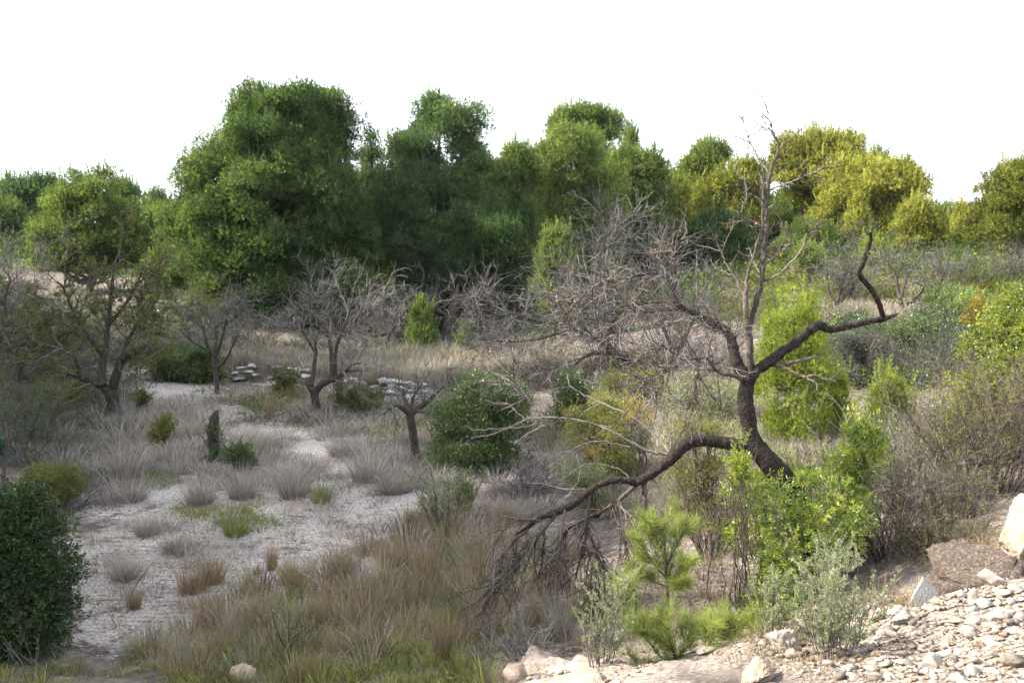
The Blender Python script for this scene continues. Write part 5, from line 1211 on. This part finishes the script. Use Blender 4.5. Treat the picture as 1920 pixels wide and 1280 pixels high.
def ledge():
    rng = rng_next()
    b = at(1020, 1262); mb = MB()
    for px, py, w, h, s in [(1000, 1245, 130, 50, 1), (1060, 1240, 130, 44, 2), (1120, 1245, 120, 44, 3), (960, 1262, 90, 44, 4), (1060, 1275, 180, 60, 5)]:
        q = at(px, py + 10); k = q[1] / F
        place_rock(mb, ROCKS[s], q + [0, 0, -h * k * .1], (w * k * 1.2, w * k, h * k * 1.2), rng, rng.uniform(.5, .8), .15)
    tag(mb.build('rock_ledge', M['limestone_warm'], None, b), 'pale broken limestone ledge at the bottom edge, centre', 'rock')
ledge()
def dry_wall(label, line, h, rows, size, group='tumbled dry stone walls', mat='wall_stone', d=None, jitter=.3):
    """a course of rough stones along a line of photo pixels"""
    rng = rng_next()
    if d is None: pts = np.array([at(x, y) for x, y in line])
    else:
        pts = P(np.array([q[0] for q in line]), np.array([q[1] for q in line]), d); pts[:, 2] = gz(pts[:, 0], pts[:, 1])
    seg = np.concatenate([[0], np.cumsum(np.linalg.norm(np.diff(pts, axis=0), axis=1))])
    mb = MB(); b = pts[0]
    for k in range(rows):
        s = rng.uniform(0, size)
        while s < seg[-1]:
            w = size * rng.uniform(.6, 1.5)
            p = np.array([np.interp(s, seg, pts[:, j]) for j in range(3)])
            if rng.random() < 1 - jitter * k / max(rows, 1):
                place_rock(mb, ROCKS[rng.integers(8)], p + [0, rng.normal() * size * .12 + k * size * .2, (k + .4) * h / rows], (w, size * rng.uniform(.7, 1.1), h / rows * rng.uniform(.9, 1.45)), rng, rng.uniform(.3, .8), .3)
            s += w * .8
    tag(mb.build('dry_stone_wall', M[mat], None, b), label, 'wall', group)
dry_wall('ruined pale dry stone wall left of the pale-crowned almond, short piece', [(425, 716), (485, 716)], .38, 3, .42)
dry_wall('ruined pale dry stone wall running behind the pale-crowned almond trunk', [(515, 716), (550, 723), (590, 731)], .38, 3, .42)
dry_wall('low tumbled stones of the wall between the pale-crowned and pollarded almonds', [(655, 738), (690, 738)], .36, 2, .4)
dry_wall('ruined pale dry stone wall behind the pollarded almond', [(700, 738), (745, 742), (800, 752)], .42, 3, .4)
dry_wall('distant pale stone bank above the path, behind the grey thicket', [(285, 612), (330, 606), (370, 606)], .6, 3, .4, d=40)
dry_wall('pale stone terrace wall glimpsed below the long dead limb', [(1590, 620), (1630, 622)], .3, 2, .3, d=26)
stone('hazy pale rock outcrop among the far left pines', 60, 446, 24, 26, 'limestone', 6, .9, 68, .2, 'rock_outcrop', .7, .1, None, 'rock')

# solar panels on the ridge
def solar():
    d = 88.0; m1 = bpy.data.materials.new('panel_glass'); m1.use_nodes = True
    bs = m1.node_tree.nodes['Principled BSDF']; bs.inputs['Base Color'].default_value = (.1, .12, .16, 1); bs.inputs['Roughness'].default_value = .2
    m2 = bpy.data.materials.new('aluminium'); m2.use_nodes = True
    b2 = m2.node_tree.nodes['Principled BSDF']; b2.inputs['Base Color'].default_value = (.6, .62, .65, 1); b2.inputs['Roughness'].default_value = .4
    c = P(1806, 402, d); g = float(gz(c[0], c[1]))
    t = thing('solar_panel_array', 'tilted blue solar panels on the ridge, beside the right-hand pine', 'solar panel', (c[0], c[1], g))
    k = d / F
    def box(x0, x1, y0, y1, z0, z1):
        return np.array([(x, y, z) for z in (z0, z1) for y in (y0, y1) for x in (x0, x1)]), np.array([(0, 2, 3, 1), (4, 5, 7, 6), (0, 1, 5, 4), (2, 6, 7, 3), (0, 4, 6, 2), (1, 3, 7, 5)])
    zt = P(0, 378, d)[2]
    a = radians(40); ca, sa = cos(a), sin(a)
    fr = MB()
    for i in range(5):
        for j in range(2):
            w, l = 14 * k, 13 * k
            v, q = box(-w * .47, w * .47, -l * .48, l * .48, 0, .04)
            fv, fq = box(-w * .5, w * .5, -l * .5, l * .5, -.05, -.003)
            off = np.array([(i - 2) * w, (j - .5) * l, 0])
            rot = lambda u: np.stack([u[:, 0], u[:, 1] * ca - u[:, 2] * sa, u[:, 1] * sa + u[:, 2] * ca], 1)
            base = np.array([c[0], c[1], zt - 13 * k * sa])
            mp = MB(); mp.add(rot(v + off) + base, q=q); mp.build('panel', m1, t, np.array([c[0], c[1], g]))
            fr.add(rot(fv + off) + base, q=fq)
    for x in (-28, 0, 28):
        v, q = box(c[0] + x * k - .06, c[0] + x * k + .06, c[1] - .06, c[1] + .06, g - .1, zt - 13 * k * sa - .06); fr.add(v, q=q)
    fr.build('frame', m2, t, np.array([c[0], c[1], g]))
solar()

# ------------------------------------------------------------------ dry grass tussocks
TM = {}
for nm, mat, n, spread, bend in (('grey', 'grey_grass', 520, .95, .7), ('tan', 'brown_grass', 420, .35, .35), ('straw', 'straw_grass', 420, .6, .6), ('green', 'green_grass', 380, .6, .5)):
    TM[nm] = [tussock_mesh(n, mat, np.random.default_rng(900 + i + len(TM) * 10), .012, spread, bend) for i in range(3)]
G_T = {'grey': 'grey dry tussocks', 'tan': 'tan upright tussocks', 'straw': 'straw tussocks', 'green': 'greenish tussocks'}
def tussock(label, px, py, w, h, k):
    rng = rng_next()
    p = at(px, py); s = p[1] / F
    o = bpy.data.objects.new('grass_tussock', TM[k][rng.integers(3)]); C.objects.link(o)
    o.location = p; o.rotation_euler = (0, 0, rng.uniform(0, 6.28))
    wf = {'grey': 1.9, 'tan': 1.0, 'straw': 1.4, 'green': 1.4}[k]
    o.scale = (w * s / wf, w * s / wf, h * s)
    tag(o, label, 'grass tussock', G_T[k])
for a_ in [
    ('big mauve-grey tussock left of the stump, with spreading stalks', 235, 905, 170, 105, 'grey'),
    ('grey tussock at the right foot of the big mauve-grey one', 250, 940, 130, 55, 'grey'),
    ('olive-grey tussock in front of the stump', 375, 945, 150, 80, 'grey'),
    ('grey tussock right of the stump foot', 455, 935, 150, 90, 'grey'),
    ('wide grey tussock between stump and pale track', 550, 935, 150, 95, 'grey'),
    ('small greenish tussock at the right end of the row below the stump', 605, 945, 70, 55, 'green'),
    ('large grey tussock left of the pollarded almond', 690, 905, 190, 100, 'grey'),
    ('dense mauve tussock at the foot of the pollarded almond', 735, 925, 150, 70, 'grey'),
    ('grey tussock above the pale track, beside the path bend', 640, 860, 120, 60, 'grey'),
    ('straw tussock on the path edge above the stump', 470, 850, 130, 60, 'straw'),
    ('pale straw tussock left of the path, beyond the stump', 360, 820, 120, 55, 'straw'),
    ('green-centred spreading tussock on the pale ground', 445, 1005, 110, 60, 'green'),
    ('faint grey tussock on the pale ground, beside the green-centred one', 275, 1010, 120, 60, 'grey'),
    ('low dark-hearted grey tussock in the middle of the pale ground', 325, 1035, 110, 45, 'grey'),
    ('wispy grey tussock beside the dark left bush', 235, 1085, 140, 70, 'grey'),
    ('russet brown tussock on the pale ground, lower left', 360, 1115, 80, 75, 'tan'),
    ('olive-brown tussock touching the russet one on its right', 400, 1100, 70, 75, 'tan'),
    ('tall slim tan tussock on the pale ground', 510, 1070, 34, 70, 'tan'),
    ('russet tan tussock right of the tall slim one', 555, 1120, 60, 90, 'tan'),
    ('small dark-footed tussock below the dark left bush', 252, 1145, 44, 60, 'tan'),
    ('tiny tan tussock on the pale ground left of the tall slim one', 482, 1075, 22, 24, 'tan'),
    ('tan tussock at the edge of the brown grass, lower middle', 640, 1090, 60, 70, 'tan'),
    ('straw-brown tussock below the pale ground edge, centre', 730, 1070, 60, 70, 'tan'),
    ('tall fawn tussock amid the brown grass', 800, 1100, 70, 100, 'tan'),
    ('fawn tussock left of the hanging dead twigs', 880, 1110, 80, 80, 'tan'),
    ('grey-green tussock under the tip of the low dead limb', 960, 980, 130, 60, 'straw'),
    ('reddish tussock beside the wall of the terrace', 505, 790, 26, 45, 'tan'),
    ('orange-tan tussock below the stone wall', 540, 755, 60, 40, 'tan'),
    ('pale straw tussock behind the leaning dead twigs', 1030, 1170, 90, 100, 'straw'),
    ('long-bladed silvery tussock right of the silvery twig bush', 1050, 1200, 110, 120, 'straw'),
    ('olive tussock beside the ledge', 1090, 1170, 60, 90, 'green'),
    ('brown tussock in the lower left of the brown grass', 395, 1180, 80, 90, 'tan'),
    ('dark brown tussock below the tan tussocks, lower middle', 480, 1190, 90, 100, 'tan'),
    ('rusty tussock above the white-stemmed sprout', 600, 1190, 80, 100, 'tan'),
    ('reddish tall tussock left of the silvery twig bush', 830, 1240, 60, 130, 'tan'),
    ('straw tussock on the terrace above the wall, centre', 700, 715, 90, 45, 'straw'),
    ('straw tussock on the terrace above the wall, beside the green bush', 860, 715, 90, 45, 'straw'),
    ('straw tussock on the terrace behind the dark bush', 960, 715, 90, 50, 'straw'),
]:
    tussock(*a_)

# ------------------------------------------------------------------ ground cover nobody could count
def grass(label, zones, mat, n, hpx, wpx, spread=.5, bend=.6, name='grass', tint=(.5, .22), off_path=0):
    rng = rng_next()
    A = np.array([z[2] * z[3] * (z[4] if len(z) > 4 else 1) for z in zones], float)
    zi = rng.choice(len(zones), n, p=A / A.sum())
    Z = np.array([z[:4] for z in zones], float)[zi]
    # tufted: blades gather round random hearts
    m = max(n // 60, 1); h = rng.integers(m, size=n)
    th = rng.uniform(0, 6.28, m); rr = np.sqrt(rng.random(m))
    zi2 = rng.choice(len(zones), m, p=A / A.sum()); Zm = np.array([z[:4] for z in zones], float)[zi2]
    px = Zm[:, 0] + Zm[:, 2] * rr * np.cos(th); py = np.maximum(Zm[:, 1] + Zm[:, 3] * rr * np.sin(th), 470)
    hp = ground_at(px, py)
    if off_path:
        h = h[ell(px, py, PALE)[h] * rng.uniform(.6, 1.2, m)[h] < off_path]; n = len(h)
    off = rng.normal(size=(n, 3)) * (np.clip(hp[h][:, 1:2], 8, 25) * .0085) * [1, 1, 0]
    pos = hp[h] + off
    pos[:, 2] = surf(pos[:, 0], pos[:, 1])[0] - .015
    d = pos[:, 1]
    k = d / F
    hs = rng.uniform(.3, 1.45, m)
    H = hpx * np.clip(k, .003, .018) * hs[h] * rng.uniform(.5, 1.15, n)
    lean = (unit(n, rng) * [1, 1, 0] * rng.random((n, 1)) + off / (np.clip(hp[h][:, 1:2], 8, 25) * .011)) * spread
    mb = MB(); blades(mb, pos, H, lean, wpx * k * rng.uniform(.6, 1.2, n), tint[0] + tint[1] * rng.normal(size=m)[h] + tint[1] * rng.normal(size=n) * .7, rng, bend)
    o = mb.build(name, M[mat])
    kind(o, 'stuff', label, 'grass')
grass('low grey dry grass over the shaded field', [(380, 860, 330, 70), (650, 840, 200, 70), (150, 950, 150, 60), (700, 900, 130, 50), (560, 780, 260, 40), (300, 780, 120, 50), (900, 960, 120, 60)], 'grey_grass', 46000, 32, 1.3, .8, off_path=.42)
grass('dry grass continuing beyond the sides of the view', [(-450, 760, 430, 180), (-500, 560, 450, 60), (2350, 700, 380, 160)], 'straw_grass', 26000, 34, 1.5, .8, tint=(.4, .25))
grass('straw grass on the upper terrace behind the wall', [(800, 695, 250, 26, 2), (560, 690, 150, 18, 1.5), (1050, 690, 120, 30), (760, 680, 200, 12)], 'straw_grass', 30000, 24, 1.5, .5)
BZ = [(620, 1170, 260, 90), (800, 1090, 170, 80), (480, 1230, 240, 60), (900, 1180, 130, 60), (860, 1010, 110, 50, .6), (990, 1080, 120, 60)]
grass('brown grass over the lower middle of the field', BZ, 'brown_grass', 12000, 66, 1.6, .36)
grass('fawn straw grass mixed into the brown grass', BZ, 'straw_grass', 7000, 62, 1.6, .5, tint=(.35, .25))
grass('grey-green grass mixed into the brown grass', BZ, 'rosemary', 5000, 46, 1.9, .8, tint=(.4, .25))
grass('yellow-green grass mixed into the brown grass', BZ, 'broom', 5000, 48, 1.8, .7, tint=(.4, .25))
grass('green undergrowth along the bottom of the picture', [(700, 1200, 130, 36, 1.6), (480, 1270, 160, 40), (760, 1270, 170, 50, 1.5), (60, 1290, 120, 40), (330, 1260, 120, 40, .6)], 'broom', 9000, 44, 1.8, .7, tint=(.5, .28))
grass('short green grass patches on the pale ground', [(400, 965, 90, 16), (300, 905, 40, 16), (470, 985, 60, 14), (760, 790, 120, 30, .7), (650, 800, 90, 20, .7), (560, 760, 100, 24)], 'green_grass', 14000, 12, 1.3, .7, tint=(.4, .2))
grass('dry stubble and litter on the pale ground', [(450, 1000, 330, 70), (280, 1080, 170, 90), (620, 900, 140, 60), (420, 780, 200, 40), (330, 740, 90, 24), (300, 1190, 160, 60)], 'grey_grass', 26000, 9, 1.3, 1.6, .9, tint=(.5, .3))
grass('small grey tufts dotted over the pale ground', [(450, 1000, 330, 70), (280, 1080, 170, 90), (620, 900, 140, 60), (460, 800, 160, 40)], 'grey_grass', 9000, 26, 1.3, .9, .8, tint=(.5, .25))
grass('russet litter stalks on the pale ground', [(450, 1020, 300, 70), (300, 1120, 170, 80), (640, 960, 140, 60)], 'brown_grass', 7000, 14, 1.2, 1.2, .9, tint=(.4, .3))
grass('yellowing grass on the slope behind the dead trunk', [(1350, 850, 170, 90), (1500, 860, 150, 60), (1250, 900, 120, 80), (1130, 830, 120, 80), (1600, 830, 150, 60), (1180, 720, 170, 40), (1400, 740, 150, 50)], 'straw_grass', 30000, 44, 1.4, .6, tint=(.35, .25))
grass('pale straw grass on the upper right terrace', [(1690, 592, 110, 9, 2), (1600, 590, 80, 9, 1.5), (1530, 594, 50, 10)], 'straw_grass', 8000, 22, 1.6, .5, tint=(.5, .2))
grass('dull weeds on the upper right slope', [(1650, 540, 260, 40), (1450, 560, 150, 50), (1850, 560, 100, 50), (1600, 480, 250, 20)], 'olive_leaf', 22000, 24, 2.2, .8, tint=(.55, .25))
grass('grey scrubby weeds at the foot of the wood and on the left', [(200, 640, 230, 60), (560, 660, 240, 26), (900, 665, 220, 18), (100, 760, 150, 60), (60, 600, 150, 60), (150, 850, 120, 60)], 'grey_leaf', 34000, 30, 1.9, .9, tint=(.4, .22))
grass('thin dry weeds on the rubble bank', [(1300, 1130, 160, 70), (1150, 1180, 120, 60), (1650, 1130, 120, 30), (1500, 1230, 120, 50), (1400, 1000, 120, 60), (1800, 1030, 140, 40)], 'brown_grass', 10000, 44, 1.2, .8, tint=(.5, .25))

def more_pines():
    for lab, px, top, w, d, mat in [
        ('shaded', 650, 330, 90, 50, 'pine_deep'), ('dark', 770, 330, 130, 52, 'pine_blue'), ('plain', 900, 300, 120, 54, 'pine_mid'), ('dense', 1010, 340, 130, 52, 'pine_mid'),
        ('tall', 1130, 285, 120, 58, 'pine_mid'), ('deep', 1220, 345, 120, 56, 'pine_mid'), ('olive', 1300, 380, 110, 54, 'pine_gold'), ('dull', 1450, 400, 110, 56, 'pine_mid'),
        ('green', 330, 420, 80, 52, 'pine_mid'), ('hazy', 120, 420, 110, 60, 'pine_mid'), ('low', 1560, 420, 110, 54, 'pine_gold'), ('young', 1850, 420, 90, 48, 'pine_gold'), ('mossy', 1400, 360, 130, 60, 'pine_mid'), ('broad', 1690, 400, 140, 58, 'pine_mid'), ('grey-green', 1345, 410, 110, 50, 'pine_blue'), ('slight', 1790, 425, 100, 56, 'pine_mid'), ('bushy', 1520, 430, 120, 50, 'pine_mid')]:
        where = {650: 'between the two tallest pines', 770: 'behind the ragged-topped pine', 900: 'left of the bushy mid-green pine', 1010: 'under the bright pine with upright shoots', 1130: 'right below the round-topped pine',
                 1220: 'at the right end of the wood', 1300: 'under the umbrella pine', 1450: 'behind the dead tree uprights', 330: 'at the left edge of the tallest pine', 120: 'behind the leafy almond crown', 1560: 'left below the golden domed pine', 1850: 'just left of the large dark-gold pine', 1400: 'between the umbrella pine and the dead tree top', 1690: 'under the right half of the golden domed pine', 1345: 'low in front of the umbrella pine', 1790: 'in the gap below the solar panels', 1520: 'beside the tip of the upturned dead limb'}[px]
        pine(lab + ' background pine ' + where, [(top, px - w * .22, px + w * .22), (top + 40, px - w * .45, px + w * .45), (top + 100, px - w * .55, px + w * .55), (570 - (px > 1280) * 70 - (px < 200) * 60, px - w * .5, px + w * .5)], d, px, mat, int(w * .9), (.5, .95), 1.8, tint=(.45, .22))
more_pines()
def scrub(label, zones, mat, n, rpx, L, k=5, wk=.36, tint=(.5, .22), kind_='leaf', dens=2.6, flat=.8, name='undergrowth'):
    rng = rng_next()
    A = np.array([z[2] * z[3] * (z[4] if len(z) > 4 else 1) for z in zones], float)
    zi = rng.choice(len(zones), n, p=A / A.sum()); Z = np.array([z[:4] for z in zones], float)[zi]
    th = rng.uniform(0, 6.28, n); rr = np.sqrt(rng.random(n))
    p = ground_at(Z[:, 0] + Z[:, 2] * rr * np.cos(th), np.maximum(Z[:, 1] + Z[:, 3] * rr * np.sin(th), 462))
    r = np.clip(p[:, 1], 5, 70) / F * rpx * rng.uniform(.5, 1.3, n)
    p[:, 2] += r * flat * .45
    mb = MB()
    for a, b in ((0, 14), (14, 24), (24, 38), (38, 70), (70, 400)):
        s = (p[:, 1] >= a) & (p[:, 1] < b)
        if s.any():
            l = max(L * np.clip(p[s, 1].mean(), 5, 70) / F, .02)
            foliage(mb, p[s], r[s], kind_, l, l * wk, k, dens, rng, flat=flat, tint=tint, under=.3)
    kind(mb.build(name, M[mat]), 'stuff', label, 'undergrowth')
scrub('distant line of trees and scrub along the skyline', [(960, 459, 1250, 6)], 'pine_mid', 420, 34, 4.5, tint=(.4, .25), kind_='needle', wk=.2, flat=.9, name='treeline')
scrub('dark evergreen undergrowth beneath the pines of the wood', [(620, 600, 360, 40, 1), (950, 600, 250, 50), (520, 560, 200, 50), (800, 560, 300, 40), (320, 560, 60, 60)], 'pine_deep', 300, 26, 4.2, tint=(.3, .2))
scrub('dark undergrowth below the right-hand pines', [(1600, 478, 330, 16), (1450, 500, 180, 24), (1800, 520, 160, 30)], 'pine_deep', 220, 30, 4.4, tint=(.3, .22), kind_='needle', wk=.16)
scrub('green undergrowth on the hillside behind the wood', [(1000, 480, 900, 20, 2), (1150, 540, 250, 60), (250, 500, 250, 40), (120, 480, 160, 40, 2), (900, 500, 400, 40)], 'pine_mid', 620, 28, 4.2, tint=(.35, .22))
scrub('olive and golden undergrowth on the upper right slope', [(1400, 500, 140, 30, 2), (1650, 510, 300, 50, 2), (1500, 560, 200, 40), (1850, 570, 120, 40), (1750, 480, 250, 18)], 'pine_gold', 300, 20, 4, tint=(.25, .22))
scrub('dark scrub in the shaded hollow on the right', [(1670, 690, 140, 56), (1760, 650, 70, 60), (1600, 650, 70, 40)], 'lentisk_dark', 230, 32, 4, tint=(.25, .22), dens=1.8)
scrub('green scrub between the dead tree uprights and the upper terrace', [(1480, 540, 120, 60), (1400, 600, 120, 50), (1830, 640, 60, 50), (1250, 600, 120, 60)], 'pine_mid', 160, 28, 4.2, tint=(.35, .22), kind_='needle', wk=.16)
scrub('grey-green low scrub over the slope behind the dead trunk', [(1500, 760, 250, 80), (1300, 780, 160, 80), (1650, 850, 200, 60), (1400, 880, 160, 60), (1180, 900, 120, 60), (1750, 760, 150, 60)], 'rosemary', 420, 22, 4, wk=.22, tint=(.35, .25), dens=1.6)
scrub('olive low scrub over the slope behind the dead trunk', [(1550, 790, 250, 70), (1350, 820, 170, 90), (1700, 880, 180, 60), (1150, 820, 130, 100), (1300, 720, 150, 40)], 'broom', 300, 20, 4, wk=.25, tint=(.35, .25), dens=1.6)
scrub('olive and yellow-green low scrub along the bottom of the picture', [(700, 1220, 140, 40, 1.5), (500, 1265, 160, 36), (780, 1275, 160, 40, 1.5), (320, 1275, 120, 30, .5), (620, 1150, 200, 50, .5)], 'broom', 260, 20, 4.4, wk=.22, tint=(.5, .28), dens=1.4)
scrub('grey dry scrub scattered through the lower grass', [(640, 1150, 260, 90), (900, 1150, 140, 80), (850, 1040, 120, 50), (330, 1230, 130, 40, .5)], 'grey_grass', 180, 20, 5, wk=.12, tint=(.35, .28), dens=1.4, kind_='needle')
scrub('dull grey scrub on the left, among the old almond trees', [(120, 720, 160, 70), (60, 620, 140, 60), (250, 640, 160, 40), (80, 830, 110, 60)], 'grey_leaf', 240, 22, 4, tint=(.35, .25), dens=1.5)
scrub('grey-green scrub continuing beyond the sides of the view', [(-450, 720, 420, 160), (-550, 560, 500, 60), (2350, 640, 380, 120), (2400, 520, 420, 40)], 'rosemary', 420, 26, 4.4, wk=.24, tint=(.3, .25), dens=1.5)
scrub('green scrub continuing beyond the sides of the view', [(-550, 520, 560, 50), (-400, 640, 350, 80), (2400, 540, 420, 60), (2400, 720, 350, 100)], 'pine_mid', 420, 32, 4.6, tint=(.35, .22), kind_='needle', wk=.16)
scrub('low green and grey weeds below the stone wall', [(620, 780, 230, 34), (480, 750, 110, 24), (820, 790, 100, 30)], 'olive_leaf', 200, 15, 3.6, tint=(.4, .25), dens=1.5)

def gravel(label, zones, mat, n, s0, s1, name='gravel'):
    rng = rng_next()
    A = np.array([z[2] * z[3] for z in zones], float)
    zi = rng.choice(len(zones), n, p=A / A.sum()); Z = np.array(zones, float)[zi][:, :4]
    th = rng.uniform(0, 6.28, n); rr = np.sqrt(rng.random(n))
    pos = ground_at(Z[:, 0] + Z[:, 2] * rr * np.cos(th), np.maximum(Z[:, 1] + Z[:, 3] * rr * np.sin(th), 470))
    sz = s0 * (s1 / s0) ** (rng.random(n) ** 2.2)
    mb = MB()
    for j, (v, f) in enumerate(SMALL):
        k = np.where(np.arange(n) % len(SMALL) == j)[0]; m = len(k)
        az = rng.uniform(0, 6.28, m); ca, sa = np.cos(az)[:, None], np.sin(az)[:, None]
        sc = sz[k][:, None] * .5 * np.array([1, .8, .6]) * rng.uniform(.7, 1.2, (m, 3))
        u = v[None] * sc[:, None]
        w = np.stack([u[..., 0] * ca - u[..., 1] * sa, u[..., 0] * sa + u[..., 1] * ca, u[..., 2]], -1) + (pos[k] + np.stack([np.zeros(m), np.zeros(m), sz[k] * .1], 1))[:, None]
        mb.add(w, t=(f[None] + np.arange(m)[:, None, None] * len(v)), a=np.repeat(np.clip(.42 + .34 * rng.normal(size=m), 0, 1), len(v)))
    kind(mb.build(name, M[mat]), 'stuff', label, 'gravel')
gravel('pale limestone rubble strewn over the right bank', [(1750, 1220, 320, 100), (1880, 1140, 120, 70), (1560, 1220, 150, 60), (1680, 1150, 120, 40)], 'limestone', 750, .03, .15, 'rubble')
gravel('fine limestone gravel of the right bank', [(1750, 1210, 330, 110), (1880, 1130, 130, 80), (1560, 1220, 150, 60)], 'limestone', 8000, .008, .035)
gravel('brownish rubble and chips on the bare slope of the bank', [(1300, 1100, 130, 60), (1120, 1110, 80, 40), (1400, 1180, 120, 60), (1080, 1240, 150, 50), (1750, 1200, 300, 100), (1750, 1200, 300, 100)], 'conglomerate', 3500, .010, .05, 'rubble')
gravel('warm stone chips among the rubble of the bank', [(1300, 1100, 130, 60), (1120, 1110, 80, 40), (1400, 1180, 120, 60), (1080, 1240, 150, 50), (1750, 1200, 300, 100), (1750, 1200, 300, 100)], 'limestone_warm', 7000, .010, .06, 'rubble')
gravel('white chips scattered over the pale ground of the field', [(500, 990, 330, 70), (280, 1080, 160, 90), (600, 900, 120, 60), (330, 740, 90, 20), (480, 800, 120, 25), (250, 1180, 180, 60)], 'limestone', 6000, .014, .06)

# the faint blue air towards the far trees
def haze():
    m = bpy.data.materials.new('haze'); m.use_nodes = True
    N, L = m.node_tree.nodes, m.node_tree.links
    N.clear()
    v = N.new('ShaderNodeVolumePrincipled'); v.inputs['Color'].default_value = (.86, .92, 1, 1); v.inputs['Density'].default_value = .00006; v.inputs['Anisotropy'].default_value = .2
    ou = N.new('ShaderNodeOutputMaterial'); L.new(v.outputs[0], ou.inputs['Volume'])
    x0, x1, y0, y1, z0, z1 = -1000, 1000, -1000, 1000, -4, 24
    me = bpy.data.meshes.new('haze')
    me.from_pydata([(x, y, z) for z in (z0, z1) for y in (y0, y1) for x in (x0, x1)], [], [(0, 2, 3, 1), (4, 5, 7, 6), (0, 1, 5, 4), (2, 6, 7, 3), (0, 4, 6, 2), (1, 3, 7, 5)])
    me.materials.append(m)
    ob = bpy.data.objects.new('haze', me); C.objects.link(ob)
    kind(ob, 'stuff', 'faint pale blue haze of the far air', 'haze')
haze()
